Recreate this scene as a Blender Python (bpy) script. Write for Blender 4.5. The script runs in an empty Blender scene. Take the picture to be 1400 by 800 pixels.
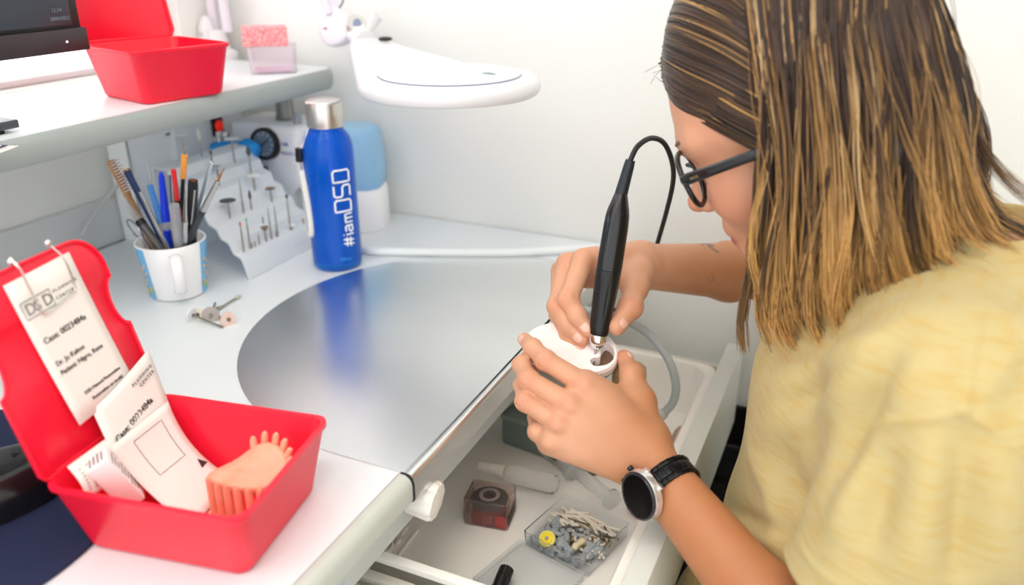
import bpy, bmesh, math, random
import numpy as np
from mathutils import Vector, Matrix, Euler
random.seed(7)
RNG = np.random.default_rng(11)
SC = bpy.context.scene
COL = SC.collection
R = math.radians
PI = math.pi
# ------------------------------------------------------------ camera (metres; desk top at z=.75, desk front edge runs along +Y)
FPX = 1107.0
PITCH, YAW = R(23.46), R(24.09)
CAM = Vector((0, 0, 1.15))
FW = Vector((-math.sin(YAW)*math.cos(PITCH), math.cos(YAW)*math.cos(PITCH), -math.sin(PITCH)))
RT = Vector((math.cos(YAW), math.sin(YAW), 0))
DN = FW.cross(RT)
def ray(x, y): return FW + RT*((x-700)/FPX) + DN*((y-400)/FPX)
def PZ(x, y, z):
    k = ray(x, y); return CAM + k*((z-CAM.z)/k.z)
def PX(x, y, v):
    k = ray(x, y); return CAM + k*((v-CAM.x)/k.x)
def PY(x, y, v):
    k = ray(x, y); return CAM + k*((v-CAM.y)/k.y)
def PD(x, y, t): return CAM + ray(x, y)*t
def on_plane(x, y, p0, n):
    k = ray(x, y); return CAM + k*((Vector(p0)-CAM).dot(n)/k.dot(n))

# ------------------------------------------------------------ materials
def lin(c):
    return tuple(((v/255)/12.92 if v/255 <= .04045 else ((v/255+.055)/1.055)**2.4) for v in c)
MATS = {}
def mat(name, rgb, rough=.5, metal=0, trans=0, ior=1.45, alpha=1, spec=.5, coat=0, sss=0, noise=None, bump=None, emit=None, linear=False, attr=None, sheen=0, aniso=0):
    """noise=(scale, rgb2, lo, hi[, stretch]) mixes a second colour; bump=(scale, strength[, stretch])"""
    if name in MATS: return MATS[name]
    m = bpy.data.materials.new(name); m.use_nodes = True
    nt = m.node_tree; b = nt.nodes['Principled BSDF']
    c = rgb if linear else lin(rgb)
    def S(k, v):
        if k in b.inputs: b.inputs[k].default_value = v
    S('Base Color', (*c, 1)); S('Roughness', rough); S('Metallic', metal); S('Transmission Weight', trans); S('IOR', ior)
    S('Alpha', alpha); S('Specular IOR Level', spec); S('Coat Weight', coat); S('Subsurface Weight', sss); S('Sheen Weight', sheen); S('Anisotropic', aniso)
    if sss: S('Subsurface Radius', (1, .35, .2)); S('Subsurface Scale', .004)
    if emit: S('Emission Color', (*lin(emit[0]), 1)); S('Emission Strength', emit[1])
    def coord(stretch):
        tc = nt.nodes.new('ShaderNodeTexCoord'); mp = nt.nodes.new('ShaderNodeMapping')
        mp.inputs['Scale'].default_value = stretch
        nt.links.new(tc.outputs['Object'], mp.inputs['Vector']); return mp.outputs['Vector']
    if attr:
        a = nt.nodes.new('ShaderNodeAttribute'); a.attribute_name = attr
        src = a.outputs['Color']
        if noise:
            n = nt.nodes.new('ShaderNodeTexNoise'); n.inputs['Scale'].default_value = noise[0]; n.inputs['Detail'].default_value = 4
            nt.links.new(coord(noise[4] if len(noise) > 4 else (1, 1, 1)), n.inputs['Vector'])
            r = nt.nodes.new('ShaderNodeMapRange'); r.inputs['From Min'].default_value = noise[2]; r.inputs['From Max'].default_value = noise[3]
            nt.links.new(n.outputs['Fac'], r.inputs['Value'])
            x = nt.nodes.new('ShaderNodeMix'); x.data_type = 'RGBA'; x.blend_type = 'MULTIPLY'
            nt.links.new(r.outputs['Result'], x.inputs['Factor']); nt.links.new(src, x.inputs['A']); x.inputs['B'].default_value = (*lin(noise[1]), 1)
            src = x.outputs['Result']
        nt.links.new(src, b.inputs['Base Color'])
    elif noise:
        n = nt.nodes.new('ShaderNodeTexNoise'); n.inputs['Scale'].default_value = noise[0]; n.inputs['Detail'].default_value = 4
        nt.links.new(coord(noise[4] if len(noise) > 4 else (1, 1, 1)), n.inputs['Vector'])
        r = nt.nodes.new('ShaderNodeMapRange'); r.inputs['From Min'].default_value = noise[2]; r.inputs['From Max'].default_value = noise[3]
        nt.links.new(n.outputs['Fac'], r.inputs['Value'])
        x = nt.nodes.new('ShaderNodeMix'); x.data_type = 'RGBA'
        nt.links.new(r.outputs['Result'], x.inputs['Factor']); x.inputs['A'].default_value = (*c, 1); x.inputs['B'].default_value = (*lin(noise[1]), 1)
        nt.links.new(x.outputs['Result'], b.inputs['Base Color'])
    if bump:
        n = nt.nodes.new('ShaderNodeTexNoise'); n.inputs['Scale'].default_value = bump[0]; n.inputs['Detail'].default_value = 5
        nt.links.new(coord(bump[2] if len(bump) > 2 else (1, 1, 1)), n.inputs['Vector'])
        bp = nt.nodes.new('ShaderNodeBump'); bp.inputs['Strength'].default_value = bump[1]; bp.inputs['Distance'].default_value = .002
        nt.links.new(n.outputs['Fac'], bp.inputs['Height']); nt.links.new(bp.outputs['Normal'], b.inputs['Normal'])
    MATS[name] = m
    return m

# ------------------------------------------------------------ geometry
class G:
    """collects shapes into ONE mesh"""
    def __init__(s): s.bm = bmesh.new(); s.mi = 0
    def _take(s, b2, M=None):
        if M is not None: bmesh.ops.transform(b2, matrix=M, verts=b2.verts)
        bmesh.ops.recalc_face_normals(b2, faces=b2.faces)
        for f in b2.faces: f.material_index = s.mi
        me = bpy.data.meshes.new('t'); b2.to_mesh(me); b2.free(); s.bm.from_mesh(me); bpy.data.meshes.remove(me); return s
    def box(s, c, size, M=None, bev=0, seg=2):
        b = bmesh.new(); bmesh.ops.create_cube(b, size=1)
        bmesh.ops.scale(b, vec=Vector(size), verts=b.verts)
        if bev: bmesh.ops.bevel(b, geom=list(b.edges), offset=bev, segments=seg, affect='EDGES', profile=.5)
        T = Matrix.Translation(Vector(c))
        return s._take(b, T @ M if M is not None else T)
    def prism(s, pts, z0, z1, M=None, bev=0, seg=2):
        b = bmesh.new(); vs = [b.verts.new((p[0], p[1], z0)) for p in pts]
        f = b.faces.new(vs); r = bmesh.ops.extrude_face_region(b, geom=[f])
        bmesh.ops.translate(b, vec=(0, 0, z1-z0), verts=[e for e in r['geom'] if isinstance(e, bmesh.types.BMVert)])
        if bev:
            es = [e for e in b.edges if abs(e.verts[0].co.z-e.verts[1].co.z) < 1e-9]
            bmesh.ops.bevel(b, geom=es, offset=bev, segments=seg, affect='EDGES', profile=.5)
        return s._take(b, M)
    def lathe(s, prof, M=None, seg=32, cap=True, lobe=None):
        b = bmesh.new(); rings = []
        for r, z in prof:
            if r < 1e-7: rings.append([b.verts.new((0, 0, z))]); continue
            ring = []
            for i in range(seg):
                a = 2*PI*i/seg; rr = r*(lobe(a, z) if lobe else 1)
                ring.append(b.verts.new((rr*math.cos(a), rr*math.sin(a), z)))
            rings.append(ring)
        for a, c in zip(rings[:-1], rings[1:]):
            for i in range(seg):
                j = (i+1) % seg
                if len(a) == 1 and len(c) == 1: continue
                if len(a) == 1: b.faces.new((a[0], c[i], c[j]))
                elif len(c) == 1: b.faces.new((a[i], a[j], c[0]))
                else: b.faces.new((a[i], a[j], c[j], c[i]))
        if cap:
            if len(rings[0]) > 1: b.faces.new(rings[0][::-1])
            if len(rings[-1]) > 1: b.faces.new(rings[-1])
        return s._take(b, M)
    def tube(s, pts, rad, seg=10, flat=None, up=None, cap=True):
        pts = [Vector(p) for p in pts]; n = len(pts)
        rad = [rad]*n if isinstance(rad, (int, float)) else list(rad)
        b = bmesh.new(); rings = []; prev = None
        for i, p in enumerate(pts):
            t = (pts[min(i+1, n-1)]-pts[max(i-1, 0)]).normalized()
            if prev is None:
                u = Vector(up) if up else Vector((0, 0, 1)) if abs(t.z) < .9 else Vector((1, 0, 0))
            else: u = prev
            u = (u-t*u.dot(t)).normalized(); prev = u; v = t.cross(u)
            fu, fv = (1, 1) if flat is None else flat
            rings.append([b.verts.new(p+u*(rad[i]*fu*math.cos(2*PI*k/seg))+v*(rad[i]*fv*math.sin(2*PI*k/seg))) for k in range(seg)])
        for a, c in zip(rings[:-1], rings[1:]):
            for k in range(seg):
                j = (k+1) % seg; b.faces.new((a[k], a[j], c[j], c[k]))
        if cap: b.faces.new(rings[0][::-1]); b.faces.new(rings[-1])
        return s._take(b)
    def ball(s, c, r, M=None, u=20, v=12):
        b = bmesh.new(); bmesh.ops.create_uvsphere(b, u_segments=u, v_segments=v, radius=1)
        r = (r, r, r) if isinstance(r, (int, float)) else r
        bmesh.ops.scale(b, vec=Vector(r), verts=b.verts)
        T = Matrix.Translation(Vector(c)); return s._take(b, T @ M if M is not None else T)
    def sheet(s, rows, thick=0, closed=False):
        """a grid of points, given a thickness along its normals"""
        b = bmesh.new(); V = [[b.verts.new(Vector(p)) for p in r] for r in rows]
        for a, c in zip(V[:-1], V[1:]):
            m = len(a)
            for k in range(m if closed else m-1):
                j = (k+1) % m; b.faces.new((a[k], a[j], c[j], c[k]))
        if thick:
            bmesh.ops.recalc_face_normals(b, faces=b.faces); b.normal_update()
            bmesh.ops.solidify(b, geom=list(b.faces), thickness=thick)
        return s._take(b)
    def raw(s, vs, fs):
        b = bmesh.new(); V = [b.verts.new(v) for v in vs]
        for f in fs: b.faces.new([V[i] for i in f])
        return s._take(b)

LOC = {}
def thing(name, label, cat, loc=(0, 0, 0), group=None, kind=None):
    o = bpy.data.objects.new(name, None); COL.objects.link(o); o.empty_display_size = .02
    o.location = loc; LOC[o] = Vector(loc)
    tag(o, label, cat, group, kind); return o
def tag(o, label=None, cat=None, group=None, kind=None):
    if label: o['label'] = label
    if cat: o['category'] = cat
    if group: o['group'] = group
    if kind: o['kind'] = kind
    return o
def obj(name, g, mats, parent=None, label=None, cat=None, group=None, kind=None, sharp=35, smooth=True):
    """links g as one mesh object; g is in world space (or the parent's space when the parent sits at the origin)"""
    bm = g.bm if isinstance(g, G) else g
    me = bpy.data.meshes.new(name)
    root = parent
    off = Vector((0, 0, 0))
    if parent is not None:
        off = LOC[parent]
    elif len(bm.verts):
        xs = [v.co for v in bm.verts]
        off = Vector(((min(v.x for v in xs)+max(v.x for v in xs))/2, (min(v.y for v in xs)+max(v.y for v in xs))/2, min(v.z for v in xs)))
    bmesh.ops.translate(bm, vec=-off, verts=bm.verts)
    bm.to_mesh(me); bm.free()
    if smooth:
        me.shade_smooth()
        if sharp: me.set_sharp_from_angle(angle=R(sharp))
    for m in (mats if isinstance(mats, (list, tuple)) else [mats]): me.materials.append(m)
    o = bpy.data.objects.new(name, me); COL.objects.link(o)
    if parent is not None:
        o.parent = parent; LOC[o] = off
    else:
        o.location = off; LOC[o] = off
    tag(o, label, cat, group, kind)
    return o
def frame(o, x, y=None, z=None):
    """matrix from an origin and axes"""
    x = Vector(x).normalized(); 
    z = Vector(z).normalized() if z is not None else x.cross(Vector(y)).normalized()
    y = z.cross(x).normalized(); x = y.cross(z).normalized()
    M = Matrix.Identity(4)
    for i, a in enumerate((x, y, z)):
        for j in range(3): M[j][i] = a[j]
    for j in range(3): M[j][3] = o[j]
    return M
def along(a, b):
    """matrix with origin a and local Z towards b"""
    a, b = Vector(a), Vector(b); z = (b-a).normalized()
    x = Vector((1, 0, 0)) if abs(z.x) < .9 else Vector((0, 1, 0))
    return frame(a, x-z*x.dot(z), z=z)
def rrect(w, h, r, n=5):
    out = []
    for cx, cy, a0 in ((w/2-r, h/2-r, 0), (-w/2+r, h/2-r, 90), (-w/2+r, -h/2+r, 180), (w/2-r, -h/2+r, 270)):
        for i in range(n+1):
            a = R(a0+90*i/n); out.append((cx+r*math.cos(a), cy+r*math.sin(a)))
    return out
def catmull(pts, n=8):
    P = [Vector(p) for p in pts]; P = [P[0]*2-P[1]]+P+[P[-1]*2-P[-2]]; out = []
    for i in range(1, len(P)-2):
        for k in range(n):
            t = k/n; a, b, c, d = P[i-1:i+3]
            out.append(.5*((2*b)+(c-a)*t+(2*a-5*b+4*c-d)*t*t+(3*b-a-3*c+d)*t**3))
    return out+[P[-2].copy()]
def text_geo(txt, size, M, depth=.0003, align='LEFT'):
    """lettering as mesh: local X along the line, local Y up, raised along local Z"""
    cu = bpy.data.curves.new('t', 'FONT'); cu.body = txt; cu.size = size; cu.extrude = depth; cu.align_x = align; cu.resolution_u = 3
    o = bpy.data.objects.new('t', cu); COL.objects.link(o)
    dg = bpy.context.evaluated_depsgraph_get(); dg.update()
    me = bpy.data.meshes.new_from_object(o.evaluated_get(dg))
    b = bmesh.new(); b.from_mesh(me); bmesh.ops.transform(b, matrix=M, verts=b.verts)
    bpy.data.objects.remove(o); bpy.data.curves.remove(cu); bpy.data.meshes.remove(me)
    return b
def add_text(g, txt, size, M, depth=.0003, align='LEFT'):
    b = text_geo(txt, size, M, depth, align)
    for f in b.faces: f.material_index = g.mi
    me = bpy.data.meshes.new('t'); b.to_mesh(me); b.free(); g.bm.from_mesh(me); bpy.data.meshes.remove(me)

# ------------------------------------------------------------ shared materials
WHITE = mat('white_laminate', (226, 231, 234), .35, bump=(60, .02))
EDGE = mat('grey_edge_band', (196, 200, 192), .4)
SEDGE = mat('shelf_edge_band', (158, 166, 165), .4)
WALL = mat('painted_wall', (236, 237, 233), .8, bump=(220, .06), noise=(3, (232, 233, 229), .3, .7))
STEEL = mat('brushed_steel', (236, 238, 238), .27, 1, bump=(30, .015, (3, 40, 3)), noise=(4, (228, 231, 231), .35, .7, (1, 3, 1)), aniso=.3)
CHROME = mat('chrome', (225, 222, 218), .12, 1)
SHAFT = mat('bur_steel', (170, 165, 155), .3, 1)
RED = mat('red_plastic', (242, 26, 56), .30, spec=.5, sss=0, noise=(40, (236, 30, 58), .45, .8), bump=(90, .03))
BLACK = mat('black_plastic', (22, 22, 24), .3)
BLACKM = mat('matt_black', (18, 18, 20), .6)
WPLAST = mat('white_plastic', (224, 224, 226), .28, coat=.15)
PAPER = mat('white_paper', (240, 234, 228), .8, bump=(60, .03))
INK = mat('black_ink', (45, 42, 44), .7)
INKG = mat('grey_ink', (120, 116, 116), .7)
CLEAR = mat('clear_plastic', (250, 250, 252), .08, trans=1, ior=1.3, spec=.4)
FROST = mat('frosted_plastic', (238, 240, 240), .35, trans=.75, ior=1.25)
# ============================================================ THE SETTING
DZ = .75
g = G(); g.box((-.2, .1, -.02), (3.4, 3.0, .04)); obj('floor', g, mat('floor_vinyl', (196, 194, 190), .5, noise=(6, (186, 184, 180), .4, .6)), kind='structure')
g = G(); g.box((-.2, 1.11, 1.25), (3.4, .1, 2.5)); obj('wall_far', g, WALL, kind='structure')
g = G(); g.box((1.35, .1, 1.25), (.1, 2.1, 2.5)); obj('added_wall_right', g, WALL, kind='structure')  # unseen wall, added to cut the light coming in from the right
# left wall with the window opening above the shelf
WX = -.985
g = G()
wy0, wy1, wz0, wz1 = -.9, .97, .978, 2.1
g.box((WX-.05, .1, wz0/2), (.1, 2.1, wz0)); g.box((WX-.05, .1, (wz1+2.5)/2), (.1, 2.1, 2.5-wz1))
g.box((WX-.05, (wy1+1.15)/2, (wz0+wz1)/2), (.1, 1.15-wy1, wz1-wz0)); g.box((WX-.05, (-.95+wy0)/2, (wz0+wz1)/2), (.1, .05, wz1-wz0))
obj('wall_left', g, WALL, kind='structure')
win = thing('window_1', None, None, (WX-.05, -.05, wz0), kind='structure')
g = G()
for (c, s) in (((WX-.05, wy0+.02, 1.55), (.05, .04, 1.1)), ((WX-.05, wy1-.02, 1.55), (.05, .04, 1.1)), ((WX-.05, .035, wz0+.005), (.05, 1.87, .010)), ((WX-.05, .035, wz1-.02), (.05, 1.87, .04)), ((WX-.05, -.05, 1.55), (.05, .04, 1.1))):
    g.box(c, s, bev=.004)
obj('window_frame', g, WPLAST, win)
g = G(); g.box((WX-.055, .035, 1.54), (.005, 1.83, 1.10)); obj('window_pane', g, mat('window_glass', (255, 255, 255), 0, trans=1, ior=1.05, spec=.1), win)
g = G(); g.box((-.2, .1, 2.52), (3.4, 3.0, .04)); obj('ceiling', g, mat('ceiling_paint', (245, 245, 242), .9), kind='structure')
# grey band where the desk meets the left wall
g = G(); g.box((-.9775, .1, DZ+.0325), (.012, 1.9, .065), bev=.003); obj('trim_1', g, mat('grey_upstand', (216, 219, 218), .5), kind='structure')

# ============================================================ WORKBENCH
FX = -.297
wb = thing('workbench', 'white laboratory workbench with an inset round steel working plate', 'workbench', (-.6, .4, 0))
g = G(); g.box(((-.97+FX-.0115)/2, .28, DZ-.012), (.97+FX-.0115, 1.555, .024)); obj('worktop', g, WHITE, wb)
# rounded grey band along the front edge, broken by the steel plate
PCX, PCY, PR = -.365, .7165, .2515
PY0, PY1 = PCY-PR, PCY+PR
def edge_profile():
    out = [(-.012, 0)]
    for i in range(9):
        a = R(90-90*i/8); out.append((-.008+.0085*math.cos(a), -.0095+.0095*math.sin(a)))
    for i in range(5):
        a = R(-90*i/4); out.append((-.0055+.006*math.cos(a), -.0215+.005*math.sin(a)))
    return out+[(-.012, -.0265)]
for y0, y1 in ((-.497, PY0-.0012), (PY1+.0012, 1.057)):
    g = G(); g.prism(edge_profile(), 0, y1-y0, Matrix.Translation((FX, y1, DZ)) @ Matrix.Rotation(R(90), 4, 'X'))
    obj('edge_band', g, EDGE, wb, label='rounded grey front edge band')
for y in (PY0-.0006, PY1+.0006):
    g = G()
    M = Matrix.Translation((FX+.0010, y+.0007, DZ+.0006)) @ Matrix.Rotation(R(90), 4, 'X')
    g.prism([(x*1.0+.0004, z-.0004) for x, z in edge_profile()], 0, .0014, M)
    obj('joint_seal', g, BLACKM, wb, label='thin black joint seal')
out = [(FX-.0045, PY0), (FX-.0045, PY1)]
for i in range(61):
    a = R(90+180*i/60); out.append((PCX+PR*math.cos(a), PCY+PR*math.sin(a)))
g = G(); g.prism(out, DZ+.0002, DZ+.0013)
lip = [(-.008, .0013)]
for i in range(7):
    a = R(90-90*i/6); lip.append((-.0035+.0045*math.cos(a), -.0032+.0045*math.sin(a)))
lip += [(.0010, -.0255), (-.003, -.0265), (-.003, -.001), (-.008, -.0008)]
g.prism(lip, 0, PY1-PY0, Matrix.Translation((FX, PY1, DZ)) @ Matrix.Rotation(R(90), 4, 'X'))
obj('steel_plate', g, STEEL, wb, label='round brushed steel working plate with a turned down front lip')
g = G()
for y0, y1 in ((-.497, .40), (1.0, 1.055)): g.box((-.64, (y0+y1)/2, .363), (.62, y1-y0, .726), bev=.002)
g.box((-.955, .7, .363), (.02, .6, .726)); g.box((-.33, .7, .70), (.018, .6, .05))
obj('cabinet_body', g, mat('grey_carcass', (196, 200, 197), .45), wb)
# control knob under the front edge
kc = PX(582, 682, -.302)
g = G()
M = along(kc+Vector((-.037, -.002, .003)), kc+Vector((.02, .004, -.004)))
g.lathe([(.008, 0), (.010, .006), (.0115, .018), (.0150, .024), (.0165, .044), (.0150, .0475), (.004, .049), (0, .049)], M, 64, lobe=lambda a, z: 1+.09*abs(math.cos(4*a))**.7 if z > .02 else 1)
obj('control_knob', g, mat('cream_plastic', (236, 231, 222), .4), wb, label='white ribbed control knob')

# drawer pulled out below the plate
TF = .585; TR = .655
dr = obj('drawer', (lambda g: (g.box((-.44, .70, TF-.012), (.60, .47, .018), bev=.002), g)[1])(G()), mat('drawer_base', (214, 212, 206), .5), wb)
TRAY = mat('drawer_tray', (248, 245, 238), .42, noise=(7, (242, 236, 224), .5, .8), bump=(30, .04))
y0, y1, x0, x1 = .462, .935, -.70, -.131
g = G()
inn = lambda d: [(x, y) for x, y in rrect(x1-x0-2*d, y1-y0-2*d, .018)]
T = Matrix.Translation(((x0+x1)/2, (y0+y1)/2, 0))
rows = []
for d, z in ((0, TR-.006), (.0005, TR-.001), (.0025, TR), (.0085, TR), (.011, TR-.003), (.016, TF+.012), (.021, TF+.003), (.028, TF)):
    rows.append([T @ Vector((x, y, z)) for x, y in inn(d)])
g.sheet(rows, closed=True)
g.raw([v for v in rows[-1]], [list(range(len(rows[-1])))])
obj('tray', g, TRAY, dr, label='white moulded drawer tray')
g = G(); g.box((-.1195, .705, .603), (.021, .575, .118), bev=.0025)
obj('drawer_front', g, mat('drawer_front_grey', (216, 219, 212), .4), dr, label='grey drawer front')
for y, ww, hh in ((.4475, .011, .078), (.4270, .014, .066), (.9475, .011, .078)):
    g = G(); g.box((-.42, y, .649-hh/2), (.59, ww, hh), bev=.002)
    obj('drawer_side', g, mat('drawer_rail', (212, 208, 198), .4), dr)
# raised moulding in the tray near the front left
g = G()
a, b = PZ(570, 726, TF), PZ(536, 772, TF)
g.tube([a+Vector((0, 0, .001)), b+Vector((0, 0, .001))], .0022, 8, flat=(.6, 1))
c = PZ(520, 748, TF)
ring = [c+Vector((.012*math.cos(t), .012*math.sin(t), .001)) for t in np.linspace(0, 2*PI, 33)]
g.tube(ring, .0018, 8, cap=False)
d = (a-b).normalized(); e = Vector((-d.y, d.x, 0))
for u, v, su, sv in ((.012, .012, .012, .004), (.030, .010, .008, .004), (.042, .020, .01, .005), (.010, .030, .016, .003)):
    g.box(b+d*(.06-u)+e*v+Vector((0, 0, .001)), (su, sv, .003), Matrix.Rotation(math.atan2(d.y, d.x), 4, 'Z'), bev=.001)
obj('tray_moulding', g, TRAY, dr)

# ============================================================ SHELF
SZ = .98; SX = -.732; SY1 = 1.022
sh = thing('wall_shelf', 'white shelf with a rounded grey edge along the left wall', 'shelf', (-.85, .4, .95))
r = .03
out = [(-.97, -.5), (SX-.006, -.5), (SX-.006, SY1-.006-r-.001)]+[(SX-.006-r+r*math.cos(R(t)), SY1-.006-r+r*math.sin(R(t))) for t in range(0, 91, 10)]+[(-.97, SY1-.006)]
g = G(); g.prism(out, SZ-.029, SZ, bev=.001); obj('shelf_board', g, WHITE, sh)
# bullnose swept along front and end
path = [Vector((SX-.0065, -.5, 0)), Vector((SX-.0065, SY1-r-.02, 0))]+[Vector((SX-.0065-r+r*math.cos(R(t)), SY1-.0065-r+r*math.sin(R(t)), 0)) for t in range(0, 91, 10)]+[Vector((-.97, SY1-.0065, 0))]
prof = [(-.002, -.0295)]+[(.0005+.0065*math.sin(R(t)), -.0147-.0147*math.cos(R(t))) for t in range(20, 161, 20)]+[(-.002, .0001)]
rows = []
for i, p in enumerate(path):
    t = (path[min(i+1, len(path)-1)]-path[max(i-1, 0)]).normalized(); n = Vector((t.y, -t.x, 0))
    rows.append([p+n*a+Vector((0, 0, SZ+b)) for a, b in prof])
g = G(); g.sheet(rows); obj('shelf_edge', g, SEDGE, sh, label='rounded grey shelf edge')
pc = PY(391, 150, 1.0)
g = G(); g.lathe([(.0115, .905), (.0115, SZ-.029)], Matrix.Translation((pc.x, pc.y, 0)), 24); g.lathe([(.016, .900), (.016, .906)], Matrix.Translation((pc.x, pc.y, 0)), 24)
obj('shelf_post', g, mat('satin_metal', (170, 170, 166), .35, 1), sh, label='satin metal support post')

# ============================================================ BLACK BIN BY THE FAR WALL
bn = thing('waste_bin', 'black bin standing by the wall beyond the drawer front', 'bin', (.0, .990, 0))
g = G(); rows = []
for w_, d_, z in ((.31, .09, 0), (.315, .095, .004), (.335, .105, .529), (.342, .112, .533), (.342, .112, .540), (.328, .098, .540), (.31, .085, .01)):
    rows.append([Vector((.0+x, .990+y, z)) for x, y in rrect(w_, d_, .02)])
g.sheet(rows, closed=True); g.raw(rows[0], [list(range(len(rows[0])))]); g.raw(rows[-1], [list(range(len(rows[-1])))])
obj('bin_body', g, BLACKM, bn)
g = G(); g.tube([Vector((-.12, .990-.0535, .48)), Vector((.12, .990-.0535, .48))], .004, 8); obj('bin_ridge', g, BLACKM, bn)
# ============================================================ RED CASE BOXES
def case_box(name, label, base, rim, h, z, lidvec=None, lid_notch=True, group='red case boxes'):
    """base/rim: centre, yaw and size of the bottom and the rim; lid hinged along the rim's -X edge"""
    (cx, cy), yaw, (rw, rd), (bw, bd) = base, rim[0], rim[1], rim[2]
    t = thing(name, label, 'case box', (cx, cy, z), group)
    M = Matrix.Translation((cx, cy, z)) @ Matrix.Rotation(yaw, 4, 'Z')
    def ring(w_, d_, zz, r=.012): return [M @ Vector((x, y, zz)) for x, y in rrect(w_, d_, r)]
    k = lambda f: (bw+(rw-bw)*f, bd+(rd-bd)*f)
    rows = [ring(bw-.012, bd-.012, .0, .006), ring(bw-.003, bd-.003, .0012, .009), ring(*k(.05), .004), ring(*k(.93), h-.006), ring(rw+.0016, rd+.0016, h-.0045), ring(rw+.0032, rd+.0032, h-.0035), ring(rw+.0032, rd+.0032, h-.0005), ring(rw+.001, rd+.001, h), ring(rw-.0035, rd-.0035, h), ring(rw-.005, rd-.005, h-.002)]
    rows += [ring(k(.1)[0]-.005, k(.1)[1]-.005, .006), ring(k(.05)[0]-.012, k(.05)[1]-.012, .003, .008)]
    g = G(); g.sheet(rows, closed=True); g.raw(rows[0], [list(range(len(rows[0])))]); g.raw(rows[-1], [list(range(len(rows[-1])))])
    obj('tray', g, RED, t, sharp=50)
    # lid: local u along the hinge (-Y to +Y), v up the lid
    L = M @ Vector((-rw/2-.001, -rd/2, h)); Rr = M @ Vector((-rw/2-.001, rd/2, h))
    v = Vector(lidvec); u = (Rr-L).normalized(); vlen = v.length; v = (v-u*v.dot(u)).normalized(); n = u.cross(v)
    W = (Rr-L).length
    out = [(.004, 0)]; c = []
    def notch(side):
        pts = []
        for i in range(13):
            a = R(-90+180*i/12); pts.append((.010*math.cos(a)*1.0, vlen*.60+.020*math.sin(a)))
        return pts
    right = [(W-.004, 0), (W, .006)]
    if lid_notch: right += [(W, vlen*.60-.024)]+[(W-p[0]*.95, p[1]) for p in notch(1)]+[(W, vlen*.60+.024)]
    right += [(W-.026+.026*math.cos(R(a)), vlen-.026+.026*math.sin(R(a))) for a in range(0, 91, 10)]
    left = [(W-p[0], p[1]) for p in right[::-1]]
    poly = right+left
    LM = Matrix.Identity(4)
    for j in range(3): LM[j][0] = u[j]; LM[j][1] = v[j]; LM[j][2] = n[j]; LM[j][3] = L[j]
    g = G(); g.prism(poly, -.0012, .0012, LM, bev=.0006, seg=1)
    # low rim round the lid, on the back
    rim_pts = [LM @ Vector((W/2+(p[0]-W/2)*.985, vlen/2+(p[1]-vlen/2)*.985, .0010)) for p in poly]
    g.tube(rim_pts+[rim_pts[0]], .0016, 6, cap=False)
    lid = obj('lid', g, RED, t, sharp=50)
    g = G()
    for f in (.2, .8):
        g2 = G(); a_ = L+u*(W*f-.012)+v*.001; g2.tube([a_, a_+u*.024], .0026, 10); obj('hinge', g2, RED, t)
    return t, LM, W, vlen, M

yaw1 = math.atan2(.026, .148)
fbox, LM1, W1, V1, BM1 = case_box('case_box', 'open red plastic box in the foreground holding papers and a pink model', (-.4135, .3590), (yaw1, (.150, .127), (.130, .104)), .060, DZ, PD(140, 309, .63)-PZ(217, 537, .81))
bx = sum((PZ(x, y, 1.04) for x, y in ((107, 62), (180, 73), (320, 59), (239, 45))), Vector())/4
e_ = PZ(180, 73, 1.04)-PZ(107, 62, 1.04)
sbox, LM2, W2, V2, BM2 = case_box('case_box', 'red plastic box with raised lid on the shelf beside the monitor', (bx.x, bx.y), (math.atan2(e_.y, e_.x), (.119, .122), (.100, .102)), .060, SZ, (-.035, .004, .135), lid_notch=False)

def plate(g, LM, u0, v0, du, dv, w, h, nz, curl=0, n=8, th=.0003, bend=None):
    """paper sheet on a plane: corner (u0,v0), width direction du, height direction dv (plane coords)"""
    rows = []
    for i in range(n+1):
        row = []
        for j in range(n+1):
            a, b = i/n, j/n
            z = nz+curl*(b-.5)**2*4 if not bend else nz+bend(a, b)
            row.append(LM @ Vector((u0+du[0]*w*a+dv[0]*h*b, v0+du[1]*w*a+dv[1]*h*b, z)))
        rows.append(row)
    g.sheet(rows, thick=th)
def inv(LM, x, y):
    """plane coordinates of where the plane is seen at"""
    p = on_plane(x, y, LM.translation, Vector((LM[0][2], LM[1][2], LM[2][2]))); return LM.inverted() @ p
# ---- patient slip clipped to the open lid
A, B, Cc = inv(LM1, 0, 392), inv(LM1, 90, 345), inv(LM1, 106, 577)
du = Vector((B.x-A.x, B.y-A.y)); w_ = du.length; du.normalize()
dv = Vector((Cc.x-A.x, Cc.y-A.y)); h_ = dv.length; dv.normalize(); dv = Vector((du.y, -du.x)) if Vector((du.y, -du.x)).dot(dv) > 0 else Vector((-du.y, du.x))
g = G()
plate(g, LM1, A.x, A.y, du, dv, w_, h_, .0026, bend=lambda a, b: .004*b*b)
slip = obj('paper_slip', g, PAPER, label='white patient slip clipped to the open red lid', cat='paper slip', sharp=None)
def pm(LM, u, v, z, du, flip=1):
    n = Vector((LM[0][2], LM[1][2], LM[2][2])); X = (LM.to_3x3() @ Vector((du[0], du[1], 0))).normalized()
    o = LM @ Vector((u, v, z)); Y = n.cross(X)
    return frame(o, X, z=n)
def slip_text(a, b, txt, size, m):
    gg = G(); u = A.x+du.x*w_*a+dv.x*h_*b; v = A.y+du.y*w_*a+dv.y*h_*b
    add_text(gg, txt, size, pm(LM1, u, v, .0030+.004*b*b, du)); return obj('printed_line', gg, m, slip, smooth=False)
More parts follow.
